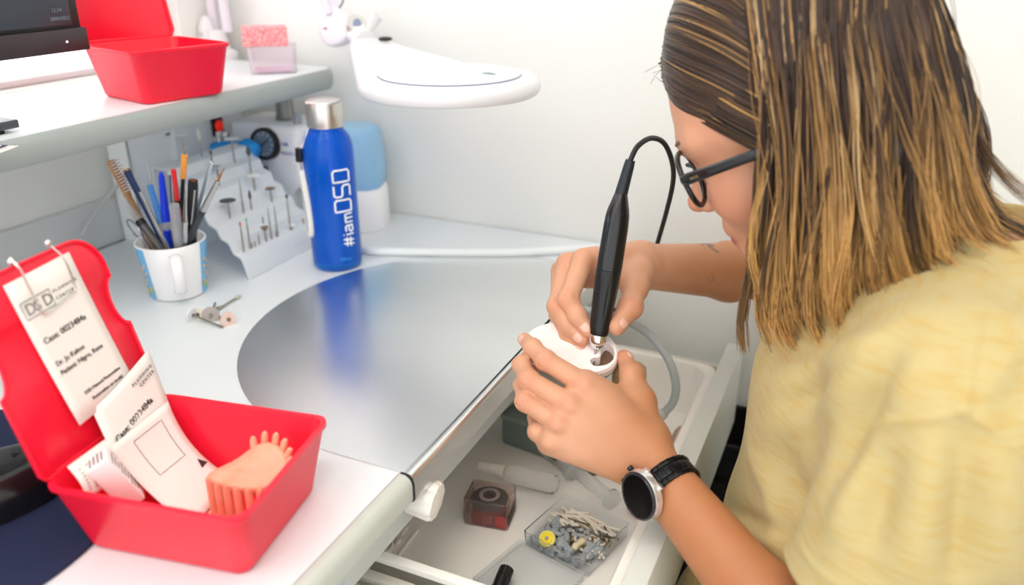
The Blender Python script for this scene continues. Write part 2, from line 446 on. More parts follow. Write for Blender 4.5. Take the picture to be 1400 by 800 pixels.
# header logo: a boxed DSD
gg = G()
for k, ch in enumerate('DSD'): add_text(gg, ch, w_*.19, pm(LM1, A.x+du.x*w_*(.10+.13*k)+dv.x*h_*.235, A.y+du.y*w_*(.10+.13*k)+dv.y*h_*.235, .0032, du))
q = [LM1 @ Vector((A.x+du.x*w_*a+dv.x*h_*b, A.y+du.y*w_*a+dv.y*h_*b, .0032)) for a, b in ((.07, .145), (.50, .145), (.50, .255), (.07, .255), (.07, .145))]
gg.tube(q, .0004, 6, cap=False)
obj('printed_logo', gg, INKG, slip, smooth=False)
slip_text(.54, .185, 'P L A N N I N G', w_*.055, INKG); slip_text(.54, .235, 'C E N T E R', w_*.055, INKG)
slip_text(.12, .44, 'Case: 0023484a', w_*.105, INK)
slip_text(.12, .60, 'Dr. Jo Kalton', w_*.085, INK); slip_text(.12, .665, 'Patient: Nigro, Rene', w_*.085, INK)
slip_text(.27, .86, 'DSD Natural Restoration', w_*.06, INK); slip_text(.33, .92, 'Restoration on model', w_*.06, INK)
# ---- wire paper clip
g = G()
P = lambda a, b, z: LM1 @ Vector((A.x+du.x*w_*a+dv.x*h_*b, A.y+du.y*w_*a+dv.y*h_*b, z))
a0, a1 = .20, .82
wire = [P(a0+.02, -.13, .004), P(a0, -.05, .009), P(a0+.02, .10, .0075), P(a0+.06, .25, .005), P(a0+.16, .27, .0048), P(a1-.14, .245, .0048), P(a1-.02, .24, .005), P(a1, .18, .006), P(a1-.02, .02, .009), P(a1-.04, -.09, .004)]
g.tube(catmull(wire, 5), .0008, 8)
ck = obj('wire_clip', g, CHROME, label='metal wire clip gripping the slip on the red lid', cat='clip')
for a in (a0+.02, a1-.04):
    g = G(); g.ball(P(a, -.11, .003), (.0022, .0022, .0026)); obj('rivet', g, CHROME, ck)
# ---- second slip leaning on the lid behind the leaflet
NL = Vector((LM1[0][2], LM1[1][2], LM1[2][2]))
if NL.dot(CAM-LM1.translation) < 0: NL = -NL
LP = lambda x, y, off: on_plane(x, y, LM1.translation+NL*off, NL)
c1, c2, b1, b2 = LP(126, 562, .006), LP(203, 477, .006), LP(166, 648, .013), LP(236, 566, .013)
def s2(a, b, l=0): return c1.lerp(c2, a).lerp(b1.lerp(b2, a), b)+NL*(.002*math.sin(PI*a)+l)
g = G(); g.sheet([[s2(i/8, j/8) for j in range(9)] for i in range(9)], thick=.0003)
slip2 = obj('paper_slip', g, PAPER, label='second white slip standing in the open box behind the leaflet', cat='paper slip', sharp=None)
L2 = (c2-c1).length
def slip2_text(a, b, txt, s, m):
    gg = G(); add_text(gg, txt, s, frame(s2(a, b, .0012), c2-c1, z=NL)); obj('printed_line', gg, m, slip2, smooth=False)
slip2_text(.10, .62, 'Case: 0023484a', L2*.10, INK); slip2_text(.56, .20, 'P L A N N I N G', L2*.05, INKG); slip2_text(.66, .29, 'C E N T E R', L2*.05, INKG); slip2_text(.32, .93, 'Dr.', L2*.10, INK)
# ---- leaflet curling across the box
def box_pt(u, v, z): return BM1 @ Vector((u, v, z))
def bez(a, b, c, t): return a*(1-t)**2+b*(2*t*(1-t))+c*t*t
T0, T1 = PZ(150, 612, .812), PZ(229, 549, .812)
M0, M1 = PZ(188, 668, .775), PZ(256, 622, .770)
E0, E1 = PZ(262, 722, .7565), PZ(322, 655, .7565)
def leaf_pt(f, k, lift=.0008):
    p = bez(T0.lerp(T1, k), M0.lerp(M1, k), E0.lerp(E1, k), f); return p+Vector((lift*.8, -lift*.3, lift*.6))
g = G(); g.sheet([[leaf_pt(i/14, j/10, 0) for j in range(11)] for i in range(15)], thick=.0004)
leaf = obj('leaflet', g, PAPER, label='white folded leaflet curling down across the open red box', cat='leaflet', sharp=None)
gg = G(); fr = [(.10, .30), (.10, .80), (.50, .80), (.50, .30), (.10, .30)]; pts = []
for (fa, ka), (fb, kb) in zip(fr[:-1], fr[1:]): pts += [leaf_pt(fa+(fb-fa)*t/6, ka+(kb-ka)*t/6, .0006) for t in range(6)]
gg.tube(pts+[pts[0]], .0003, 6, cap=False); obj('printed_frame', gg, INKG, leaf)
gg = G(); gg.raw([leaf_pt(.60, .90), leaf_pt(.70, .84), leaf_pt(.69, .98)], [[0, 1, 2]]); obj('printed_arrow', gg, mat('brown_ink', (70, 40, 44), .7), leaf)
# side leaflet with lines of print
S0, S1, S2, S3 = LP(92, 638, .008), LP(158, 590, .008), LP(118, 682, .016), LP(176, 650, .016)
def side_pt(f, k, l=0): return S0.lerp(S1, k).lerp(S2.lerp(S3, k), f)+Vector((.004*math.sin(PI*f)+l, -l*.4, l))
g = G(); g.sheet([[side_pt(i/8, j/6) for j in range(7)] for i in range(9)], thick=.0004)
sl = obj('leaflet', g, PAPER, label='white leaflet with rows of small print at the box corner by the hinge', cat='leaflet', sharp=None)
gg = G()
for r_ in range(3):
    for q in range(7): gg.box(side_pt(.20+.10*q, .12+.14*r_, .0008), (.0007, .0022, .0003), Matrix.Rotation(yaw1+.5, 4, 'Z'))
obj('printed_line', gg, INKG, sl, kind='stuff')
# small white carton
cb = box_pt(-.022, -.030, .002)
g = G(); cc = PZ(158, 655, .792); M = Matrix.Translation(cc) @ Matrix.Rotation(yaw1+.75, 4, 'Z') @ Matrix.Rotation(R(-24), 4, 'Y')
g.box((0, 0, 0), (.016, .019, .044), bev=.0008)
for v in g.bm.verts: v.co = M @ v.co
carton = obj('small_carton', g, mat('white_card', (244, 240, 240), .6), label='small white printed carton leaning in the open red box', cat='carton')
gg = G()
for k in range(9): gg.box((.0082, 0, .016-.0038*k), (.0003, .014-.003*(k % 3), .0011))
for k in range(4): gg.box((-.002+.003*k-.003, 0, .0222), (.0011, .013-.002*(k % 2), .0003))
for v in gg.bm.verts: v.co = M @ v.co
obj('printed_line', gg, INKG, carton, kind='stuff')
# ---- pink printed dental model with support pins
PINK = mat('pink_resin', (232, 170, 142), .42, sss=.25, noise=(60, (228, 150, 116), .45, .75))
pn = Vector((.22, -.42, .88)).normalized(); p0 = PZ(340, 655, .786)
m_ = thing('dental_model', 'pink resin dental arch with support pins in the open red box', 'dental model', (p0.x, p0.y, DZ+.004))
OUT = [(280, 656), (286, 648), (305, 638), (326, 627), (346, 612), (364, 605), (380, 609), (391, 621), (395, 637), (390, 653), (376, 664), (356, 671), (326, 670), (298, 664)]
P3 = [on_plane(x, y, p0, pn) for x, y in OUT]; cen = sum(P3, Vector())/len(P3)
ex = (P3[6]-cen).normalized(); ex = (ex-pn*ex.dot(pn)).normalized(); FMx = frame(cen, ex, z=pn); FI = FMx.inverted()
loc2 = [FI @ p for p in P3]; loc2 = [FI @ p for p in catmull(P3+[P3[0]], 4)[:-1]]
rows = []
for f, z in ((1, -.007), (1.01, -.002), (.97, .0015), (.85, .0025), (.6, -.0005), (.3, .0005), (.02, .003)):
    rows.append([FMx @ Vector((p.x*f, p.y*f, z)) for p in loc2])
g = G(); g.sheet(rows, closed=True); g.raw(rows[0], [list(range(len(rows[0])))]); g.raw(rows[-1], [list(range(len(rows[-1])))])
obj('arch', g, PINK, m_, sharp=60)
FLZ = DZ+.0035
for x, y in ((347, 613), (361, 606), (375, 607), (386, 614), (392, 625), (393, 636), (392, 645)):
    b0 = on_plane(x, y, p0, pn); d = (b0-cen).normalized()*.0040+Vector((0, 0, .0062))+pn*.001
    gp = G(); gp.tube([b0-d*.5-pn*.003, b0+d*.6, b0+d*.9, b0+d], [.0027, .0026, .0018, .0005], 12); obj('support_pin', gp, PINK, m_)
for x, y in ((286, 656), (297, 662), (309, 666), (323, 669), (339, 671), (355, 671)):
    b0 = on_plane(x, y, p0, pn); gp = G(); gp.tube([Vector((b0.x, b0.y, FLZ)), b0-pn*.002, b0+Vector((0, 0, .0015))], [.0032, .0031, .0016], 12); obj('support_pin', gp, PINK, m_)
q0, q1 = on_plane(286, 656, p0, pn), on_plane(355, 671, p0, pn); mid = (q0+q1)/2; d = q1-q0
g = G(); g.box((mid.x, mid.y, FLZ+.0015), (d.xy.length+.012, .010, .003), Matrix.Rotation(math.atan2(d.y, d.x), 4, 'Z'), bev=.001); obj('foot', g, PINK, m_)
g = G(); pk = on_plane(318, 634, p0, pn); g.ball(pk+pn*.0015, .0009); obj('ink_dot', g, INK, m_)

# ============================================================ MOUSE PAD AND MOUSE
pcen = Vector((-.612, .268, DZ))
g = G()
prof = [(.0, .0005), (.150, .0005), (.1508, .002), (.150, .0032), (.0, .0034)]
g.lathe(prof, Matrix.Translation(pcen) @ Matrix.Scale(1, 4), 96)
obj('mouse_pad', g, mat('navy_fabric', (22, 32, 66), .8, bump=(500, .1), noise=(5, (30, 40, 74), .4, .7)), label='round navy mouse pad on the white desk', cat='mouse pad')
mc = PZ(12, 690, DZ+.004); mo = thing('computer_mouse', 'glossy black computer mouse on the navy pad', 'mouse', (mc.x, mc.y, DZ+.0035))
g = G(); rows = []
MM = Matrix.Translation((mc.x-.012, mc.y-.004, DZ+.0036)) @ Matrix.Rotation(R(72), 4, 'Z')
for i in range(10):
    f = i/9; z = .034*math.sin(f*PI/2)**.8; s_ = (1-f**2.6)**.5 if f < 1 else 0.01
    rows.append([MM @ Vector(((.056*s_+.0)*math.copysign(abs(math.cos(a))**.85, math.cos(a)), .032*s_*math.copysign(abs(math.sin(a))**.85, math.sin(a)), z)) for a in np.linspace(0, 2*PI, 41)[:-1]])
g.sheet(rows, closed=True); g.raw(rows[0], [list(range(40))]); g.raw(rows[-1], [list(range(40))])
obj('shell', g, mat('gloss_black', (20, 21, 24), .22, coat=.3), mo, sharp=60)
g = G(); lp = PZ(25, 631, DZ+.035)
g.lathe([(.0065, 0), (.0065, .001), (.0055, .0014), (0, .0014)], Matrix.Translation(MM @ Vector((.030, .004, .0265))) @ Matrix.Rotation(R(72), 4, 'Z') @ Matrix.Rotation(R(28), 4, 'Y'), 24); obj('badge', g, mat('silver_paint', (170, 172, 178), .35, .6), mo)
g = G(); g.tube([MM @ Vector((.02, 0, .032)), MM @ Vector((.035, 0, .027))], .004, 12, flat=(1, .5)); obj('scroll_wheel', g, BLACKM, mo)

# ============================================================ MUG AND TOOLS
MX, MY = -.7545, .6745; MH, MR0, MR1 = .070, .0335, .0412
mug = thing('mug', 'white mug with light blue bands holding brushes, pens and tools', 'mug', (MX, MY, DZ))
T = Matrix.Translation((MX, MY, DZ))
g = G(); g.lathe([(0, .0005), (MR0-.004, .0005), (MR0-.001, .0015), (MR0, .004), (MR1, MH-.001), (MR1-.0008, MH), (MR1-.0026, MH), (MR1-.0034, MH-.001), (MR0-.003, .006), (0, .005)], T, 64, cap=False)
CER = mat('white_ceramic', (240, 240, 242), .18, coat=.3); obj('cup', g, CER, mug, sharp=50)
vd = math.atan2(CAM.y-MY, CAM.x-MX)
g = G()
ha = vd+R(2); hd = Vector((math.cos(ha), math.sin(ha), 0)); c0 = Vector((MX, MY, DZ))
hp = [c0+hd*(MR1-.002)+Vector((0, 0, MH-.010)), c0+hd*(MR1+.012)+Vector((0, 0, MH-.007)), c0+hd*(MR1+.021)+Vector((0, 0, MH-.016)), c0+hd*(MR1+.022)+Vector((0, 0, MH-.032)), c0+hd*(MR1+.013)+Vector((0, 0, MH-.048)), c0+hd*(MR0+.002)+Vector((0, 0, MH-.053))]
g.tube(catmull(hp, 5), .0068, 14, flat=(.55, 1.0), up=(0, 0, 1)); obj('handle', g, CER, mug, sharp=60)
BLUE_B = mat('band_blue', (112, 186, 232), .25, coat=.3)
def on_mug(a, z, off=.0003): 
    r_ = MR0+(MR1-MR0)*max(0, (z-.004))/(MH-.004)+off; return Vector((MX+r_*math.cos(a), MY+r_*math.sin(a), DZ+z))
for s_, a0, a1 in ((-1, 50, 96), (1, 50, 100)):
    g = G(); rows = []
    for i in range(13):
        a = vd+R(-s_*(a0+(a1-a0)*i/12)*1.0) if s_ == 1 else vd+R((a0+(a1-a0)*i/12))
        a = vd+R((-1 if s_ == -1 else 1)*(a0+(a1-a0)*i/12))
        rows.append([on_mug(a, .003+(MH-.0045)*j/8) for j in range(9)])
    g.sheet(rows, thick=.0002); obj('blue_band', g, BLUE_B, mug, label='light blue printed band')
    for z, da in ((.050, .3), (.044, .6), (.041, .25), (.036, .7), (.032, .4), (.026, .55), (.022, .2)):
        g = G(); a = vd+R((-1 if s_ == -1 else 1)*(a0+(a1-a0)*da*.75)); p = on_mug(a, z-.004, .0006)
        g.lathe([(.0019, -.0003), (.0019, .0003)], along(p, p+Vector((math.cos(a), math.sin(a), 0))), 6); obj('printed_star', g, mat('star_yellow', (246, 176, 60), .4), mug)
    g = G(); a = vd+R((-1 if s_ == -1 else 1)*(a0+12)); p = on_mug(a, .013, .0004)
    g.lathe([(.0048, -.0003), (.0048, .0003)], along(p, p+Vector((math.cos(a), math.sin(a), 0))) @ Matrix.Diagonal((1.35, .8, 1, 1)), 18); obj('printed_patch', g, mat('patch_green', (150, 178, 130), .4), mug)

GRP = 'tools standing in the mug'
NAVY = mat('navy_paint', (14, 42, 96), .35); WOOD = mat('bamboo', (190, 146, 100), .5, noise=(60, (160, 112, 70), .4, .7, (1, 1, .1)))
METL = mat('tool_metal', (190, 190, 190), .2, 1); DGREY = mat('dark_grey_paint', (48, 56, 64), .4); BLUEP = mat('blue_pen', (20, 60, 225), .3)
def tool_ax(x0, y0, x1, y1, dz0=0, dep=0):
    """axis from the mug floor through the rim to the tip seen at (x0, y0); (x1, y1) where it meets the rim"""
    r1 = PY(x1, y1, MY+dep); tip = PY(x0, y0, MY+dep-.004+dz0)
    d = (r1-tip).normalized(); 
    f = (tip.z-(DZ+.007))/(-d.z); bot = tip+d*f
    # keep the foot inside the cup
    v = Vector((bot.x-MX, bot.y-MY, 0)); rr = v.length
    if rr > .019:
        inside = Vector((MX, MY, DZ+.007))+v*(.019/rr)
        bot = inside
    f = (DZ+MH-bot.z)/(tip.z-bot.z); q = bot.lerp(tip, f); v = Vector((q.x-MX, q.y-MY, 0)); lim = .0285
    if v.length > lim:
        sh_ = v*(lim/v.length-1); bot = bot+sh_*.6; tip = tip+sh_
    return bot, tip
def tool(name, label, cat, parts, mats_, sub=None):
    t = None
    return t
def stick(name, label, cat, px, segs, dep=0, seg=10):
    """segs: (partname, f0, f1, r0, r1, material[, flat]) along the axis, 0 = foot, 1 = tip"""
    bot, tip = tool_ax(*px, dep=dep); d = tip-bot
    t = thing(name, label, cat, bot, GRP)
    for s_ in segs:
        g = G(); n = s_[0]; a, b = bot+d*s_[1], bot+d*s_[2]
        mid = a.lerp(b, .5)
        g.tube([a, mid, b], [s_[3], (s_[3]+s_[4])/2, s_[4]], seg, flat=s_[6] if len(s_) > 6 else None); obj(n, g, s_[5], t)
    return t, bot, tip
t, b_, p_ = stick('toothbrush', 'bamboo toothbrush leaning left in the mug', 'toothbrush', (137, 218, 182, 300), [('handle', 0, .72, .0032, .0032, WOOD, (1, 1.3)), ('brush_head', .72, 1, .0036, .0040, WOOD, (.7, 1.4))], dep=-.004)
g = G(); ax = (p_-b_).normalized(); side = ax.cross(Vector((0, 1, 0))).normalized(); side = side if side.dot(RT) > 0 else -side
for i in range(11):
    for j in range(3):
        a = b_.lerp(p_, .76+.22*i/10)+ax.cross(side)*(.003*(j-1)); g.tube([a, a+side*(.0115-.0012*(i % 2))+ax*.001], .0008, 5)
obj('bristles', g, mat('bristle', (214, 200, 200), .6), t, kind='stuff', label='pale bristles')
stick('cased_brush', 'grey transparent barrelled instrument beside the toothbrush', 'instrument', (172, 276, 212, 318), [('barrel', 0, .74, .0052, .0052, mat('grey_clear', (120, 118, 116), .2, trans=.45)), ('collar', .74, .80, .0058, .0052, BLACK), ('tip', .80, 1, .0046, .0034, FROST)], dep=-.006)
stick('pencil', 'navy pencil leaning left in the mug', 'pencil', (172, 231, 214, 312), [('shaft', 0, .985, .0040, .0040, NAVY), ('end', .985, 1, .0039, .0039, WOOD)], seg=6)
stick('tweezers', 'long steel tweezers crossing in front of the navy pencil', 'tweezers', (191, 262, 238, 325), [('arm', 0, .35, .005, .0034, METL, (1, .6)), ('blade', .35, 1, .0034, .0022, METL, (1, .7))], dep=-.018)
stick('needle_probe', 'thin steel probe behind the blue pens', 'probe', (201, 225, 214, 300), [('shaft', 0, .6, .0020, .0016, METL), ('point', .6, 1, .0012, .0004, METL)], dep=.018)
stick('capped_pen', 'light blue capped pen left of the royal blue one', 'pen', (205, 253, 222, 308), [('barrel', 0, .62, .0036, .0036, FROST), ('cap', .62, 1, .0044, .0036, mat('sky_cap', (84, 150, 222), .3))], dep=.008)
stick('ballpoint_pen', 'royal blue capped ballpoint pen upright in the mug', 'pen', (220, 236, 228, 312), [('barrel', 0, .58, .0040, .0040, FROST), ('cap', .58, .97, .0056, .0034, BLUEP), ('cap_end', .97, 1, .0028, .0020, BLUEP), ('ink_tube', 0.02, .5, .0046, .0046, BLUEP)], dep=.004)
stick('spatula', 'silver wax spatula right of the royal blue pen', 'spatula', (233, 240, 236, 306), [('shaft', 0, .75, .0022, .002, METL), ('blade', .75, 1, .0022, .0028, METL, (1, .35))], dep=.014)
stick('red_pen', 'red and black slim pen in the middle of the mug', 'pen', (237, 232, 256, 312), [('grip', 0, .45, .0048, .0044, DGREY), ('shaft', .45, .80, .0026, .0024, mat('red_paint', (214, 44, 44), .3)), ('clip', .70, .76, .0033, .0033, BLACK), ('top', .80, 1, .0026, .0030, mat('red_paint', (214, 44, 44), .3))], dep=-.006)
stick('brown_brush', 'brown tipped brush left of the orange one', 'brush', (238, 247, 243, 305), [('handle', 0, .60, .0028, .0026, mat('cream_paint', (214, 200, 170), .4)), ('ferrule', .60, .78, .0027, .0027, METL), ('bristles', .78, 1, .0034, .0012, mat('brown_hair', (156, 100, 52), .7))], dep=.010)
stick('orange_brush', 'black brush with a bright orange band', 'brush', (253, 197, 247, 300), [('handle', 0, .77, .0026, .0024, BLACK), ('band', .77, .93, .0034, .0036, mat('orange_paint', (240, 160, 70), .4)), ('ferrule', .93, 1, .0020, .0008, METL)], dep=.016)
stick('glass_rod', 'clear faceted rod at the front of the mug', 'rod', (242, 281, 249, 322), [('rod', 0, .985, .0056, .0056, mat('faceted_clear', (214, 218, 220), .12, trans=.7, ior=1.4))], dep=-.022, seg=8)
stick('black_marker', 'thick black marker standing right in the mug', 'marker', (273, 247, 271, 305), [('barrel', 0, .97, .0062, .0058, BLACK), ('end_ring', .97, .995, .0056, .0052, BLACK), ('end', .995, 1, .0034, .0034, mat('copper', (190, 120, 84), .3, 1))], dep=.004)
stick('fine_brush', 'grey fine brush with silver ferrule leaning right', 'brush', (310, 229, 273, 300), [('handle', 0, .66, .0042, .0040, DGREY), ('ferrule', .66, .90, .0038, .0026, METL), ('bristles', .90, 1, .0016, .0003, mat('brown_hair', (156, 100, 52), .7))], dep=-.004)
stick('steel_scaler', 'bright steel scaler between the rod and the black marker', 'scaler', (263, 262, 261, 310), [('shaft', 0, .7, .0040, .0038, METL), ('blade', .7, 1, .0034, .0010, METL, (1, .5))], dep=-.012)
stick('wax_knife', 'pale curved wax knife behind the black marker', 'knife', (289, 222, 264, 300), [('handle', 0, .6, .0026, .0024, METL), ('blade', .6, 1, .0024, .0030, mat('pale_blue_metal', (196, 212, 226), .25, .7), (1, .4))], dep=.018)
stick('steel_probe', 'plain steel probe at the right rim of the mug', 'probe', (282, 262, 279, 312), [('shaft', 0, 1, .0020, .0012, METL)], dep=-.002)
# scissors: rings over the left rim
sc = thing('scissors', 'steel scissors with one ring hooked over the mug rim', 'scissors', (MX, MY, DZ+.01), GRP)
g = G(); c = PY(184, 313, MY-.010); axd = (PY(196, 326, MY-.010)-c).normalized(); nn = Vector((.25, 1, .1)).normalized(); u = axd; v = nn.cross(u).normalized()
g.tube([c+u*(.0135*math.cos(a))+v*(.0095*math.sin(a)) for a in np.linspace(0, 2*PI, 29)], .0013, 8, cap=False); obj('ring', g, METL, sc)
g = G(); g.tube([c+u*.013, Vector((MX-.018, MY-.008, DZ+.040)), Vector((MX-.004, MY-.004, DZ+.008))], [.0018, .0026, .001], 8); obj('blade', g, METL, sc)

# ============================================================ WATER BOTTLE
BX, BY = -.6295, .8335; BR = .0325
bo = thing('water_bottle', 'translucent blue water bottle with silver cap and white lettering', 'bottle', (BX, BY, DZ))
T = Matrix.Translation((BX, BY, DZ))
BLUEG = mat('blue_glass', (26, 138, 248), .06, trans=.7, ior=1.3, spec=.6)
g = G()
outer = [(0, .003), (.020, .0022), (.0275, .0005), (.0305, .002), (.0322, .006), (BR, .012), (BR, .150), (.0322, .158), (.0310, .166), (.0285, .174), (.0248, .180), (.0212, .1835), (.0205, .190), (.0205, .200)]
inner = [(.0175, .200), (.0175, .186), (.021, .181), (.0258, .174), (.0285, .165), (.0297, .155), (.0298, .014), (.028, .010), (0, .009)]
g.lathe(outer+inner, T, 64, cap=False); obj('glass', g, BLUEG, bo, sharp=50)
g = G(); g.lathe([(0, .0092), (.0279, .0102), (.0297, .0142), (.0297, .118), (.0285, .1172), (0, .1172)], T, 48, cap=False)
obj('water', g, mat('blue_water', (40, 140, 250), .05, trans=.5, ior=1.33), bo, sharp=50)
g = G(); g.lathe([(.0190, .186), (.0226, .187), (.0229, .1885), (.0229, .2165), (.0222, .2185), (.0205, .2195), (0, .2195)], T, 64)
obj('cap', g, mat('cap_steel', (214, 212, 208), .28, 1, bump=(200, .02, (1, 1, .02))), bo, sharp=50)
# carrying strap: cord, black toggle, white loop
ba = math.atan2(CAM.y-BY, CAM.x-BX)
def on_b(da, z, off=.0): 
    a = ba+da; return Vector((BX+(BR+off)*math.cos(a), BY+(BR+off)*math.sin(a), DZ+z))
sa = -R(72)
g = G(); g.tube(catmull([Vector((BX, BY, DZ+.1875))+Vector((math.cos(ba+sa), math.sin(ba+sa), 0))*.022, on_b(sa, .170, -.003), on_b(sa-.1, .158, .003)], 5), .0011, 8); obj('cord', g, WPLAST, bo)
g = G(); p0_, p1_ = on_b(sa-.1, .162, .004), on_b(sa-.12, .145, .0045); g.tube([p0_, p0_.lerp(p1_, .5), p1_], .0048, 12, flat=(1, .8)); obj('toggle', g, BLACK, bo)
g = G(); w_l = [p1_, on_b(sa-.15, .11, .003), on_b(sa-.12, .07, .003), on_b(sa-.08, .052, .003), on_b(sa+.10, .047, .003), on_b(sa+.24, .056, .003), on_b(sa+.20, .09, .003), on_b(sa+.02, .135, .004)]
g.tube(catmull(w_l, 5), .0034, 10, flat=(1, .3), up=(0, 0, 1)); obj('strap_loop', g, mat('white_webbing', (226, 226, 220), .7), bo)
# lettering running up the bottle
def stroke(pts): return pts
LET = {
 '#': ([[(.25, 0), (.40, 1)], [(.62, 0), (.77, 1)], [(.08, .33), (.90, .33)], [(.12, .68), (.94, .68)]], 1.0),
 'i': ([[(.14, 0), (.14, .72)], [(.14, .93), (.14, 1.0)]], .30),
 'a': ([[(.1, .70), (.5, .74), (.62, .62), (.62, 0)], [(.62, .40), (.25, .42), (.06, .30), (.08, .08), (.3, 0), (.62, .10)]], .78),
 'm': ([[(.1, 0), (.1, .73)], [(.1, .55), (.25, .72), (.42, .70), (.48, .55), (.48, 0)], [(.48, .55), (.62, .72), (.80, .70), (.86, .55), (.86, 0)]], 1.02),
 'D': ([[(.06, 0), (.06, 1.5), (.90, 1.5), (1.08, 1.34), (1.08, .16), (.90, 0), (.06, 0)]], 1.28),
 'S': ([[(1.02, 1.5), (.22, 1.5), (.06, 1.36), (.06, .92), (.2, .78), (.90, .74), (1.06, .60), (1.06, .14), (.92, 0), (.08, 0)]], 1.26),
}
h_let = .0148; a_mid = R(24)
lz = .0335
for ch in '#iamDSD':
    strokes, adv = LET[ch]; g = G(); sc_ = h_let*(1.0 if ch not in 'DS' else 1.0)
    for st in strokes:
        pts = []
        for (xa, ya), (xb, yb) in zip(st[:-1], st[1:]):
            n_ = 5; pts += [(xa+(xb-xa)*k/n_, ya+(yb-ya)*k/n_) for k in range(n_)]
        pts.append(st[-1])
        world = [on_b(a_mid-(y*h_let-.0112)/BR, lz+x*h_let, .0002) for x, y in pts]
        g.tube(world, .00105 if ch not in 'DS' else .0012, 8)
    obj('letter', g, mat('white_print', (244, 246, 248), .4), bo, sharp=None); lz += adv*h_let+.0006
g = G(); add_text(g, '500 ml', .005, frame(on_b(R(6), .017, .0), Vector((-math.sin(ba), math.cos(ba), 0)), z=Vector((math.cos(ba), math.sin(ba), 0)))); obj('volume_mark', g, mat('cyan_print', (60, 170, 240), .4), bo, smooth=False)

# ============================================================ LOOSE MANDRELS ON THE DESK
def mandrel(label, disc_px, end_px, r, m, extra=None):
    c = PZ(*disc_px, DZ+r*.72); e = PZ(*end_px, DZ+.0013)
    ax = (e-c).normalized(); t = thing('polishing_mandrel', label, 'mandrel', (c.x, c.y, DZ), 'loose polishing mandrels')
    M = along(c-ax*.0012, c+ax)
    g = G(); g.lathe([(0, 0), (r*.97, 0), (r, .0006), (r, .0020), (r*.97, .0026), (0, .0026)], M, 32); obj('disc', g, m, t)
    g = G(); g.lathe([(0, -.0014), (.0022, -.0012), (.0022, 0), (.0026, 0), (.0026, .0030), (.0012, .0032), (.0012, (e-c).length), (0, (e-c).length+.0003)], M, 12); obj('shaft', g, SHAFT, t)
mandrel('pale blue disc mandrel, leftmost of the loose burs on the desk', (263, 431), (306, 448), .0092, mat('pale_disc', (222, 226, 230), .6))
mandrel('cream disc mandrel lying behind the grey one on the desk', (272, 430), (300, 420), .0080, mat('cream_disc', (232, 224, 206), .7))
mandrel('grey brown disc mandrel in the middle of the loose burs', (288, 431), (294, 414), .0098, mat('grey_disc', (176, 168, 162), .7))
mandrel('pink disc mandrel, rightmost of the loose burs on the desk', (312, 437), (299, 433), .0090, mat('pink_disc', (224, 196, 186), .7))
a, b = PZ(296, 424, DZ+.0022), PZ(329, 404, DZ+.0025); t = thing('stone_bur', 'pointed green and white stone bur lying on the desk', 'bur', (a.x, a.y, DZ))
g = G(); g.tube([a, a.lerp(b, .24), a.lerp(b, .25), a.lerp(b, .80)], [.0019, .0019, .0012, .0012], 10); obj('shaft', g, SHAFT, t)
g = G(); g.tube([a.lerp(b, .78), a.lerp(b, .84), a.lerp(b, .92), b], [.0016, .0025, .0020, .0005], 12); obj('head', g, mat('green_stone', (176, 190, 166), .7), t)
# ============================================================ ON AND UNDER THE SHELF
# ---- monitor
MXp = -.79
br, bl = PX(118, 66, MXp), PX(0, 82, MXp)
mo_ = thing('computer_monitor', 'black computer monitor on the shelf, lower right corner in view', 'monitor', (MXp-.05, br.y-.28, SZ))
md = (br-bl); md.z = 0; md.normalize()          # along the bottom edge, towards the right
nrm = Vector((md.y, -md.x, 0))                   # screen normal, towards the operator
if nrm.x < 0: nrm = -nrm
MF = frame(br+md*0, -md, z=nrm) if False else None
def mpt(u, d, z): return br-md*u+nrm*d+Vector((0, 0, z))
def slab(g, u0, u1, d0, d1, z0, z1, bev=.001):
    c = mpt((u0+u1)/2, (d0+d1)/2, (z0+z1)/2); g.box(c, (u1-u0, d1-d0, z1-z0), Matrix.Rotation(math.atan2(md.y, md.x), 4, 'Z'), bev=bev)
ZH = .026
g = G(); slab(g, 0, .54, -.030, 0, 0, .33, .003); obj('housing', g, BLACK, mo_)
g = G(); slab(g, .012, .528, 0, .0012, ZH, .318, .0003); obj('screen', g, mat('screen_dark', (58, 68, 78), .25, noise=(3, (50, 58, 68), .4, .7)), mo_, label='dark slate screen')
g = G(); slab(g, -.002, .542, -.004, .004, -.001, ZH-.004, .001); obj('chin', g, mat('chin_plastic', (50, 38, 42), .35), mo_, label='black brown lower bezel strip')
g = G(); slab(g, .024, .026, .004, .0046, .0085, .0105, .0001); obj('power_light', g, mat('led_white', (240, 240, 240), .3, emit=((240, 240, 255), 1)), mo_)
TM = frame(mpt(.030, .0014, ZH+.010), md, z=nrm)
g = G(); add_text(g, '12:14', .0055, frame(mpt(.034, .0016, ZH+.013), md, z=nrm)); add_text(g, '28/06/2022', .0050, frame(mpt(.037, .0016, ZH+.005), md, z=nrm)); obj('screen_clock', g, mat('screen_text', (120, 128, 138), .5), mo_, smooth=False)
g = G(); slab(g, .24, .30, -.055, -.030, -.050, .20, .003); obj('stand_neck', g, BLACK, mo_)
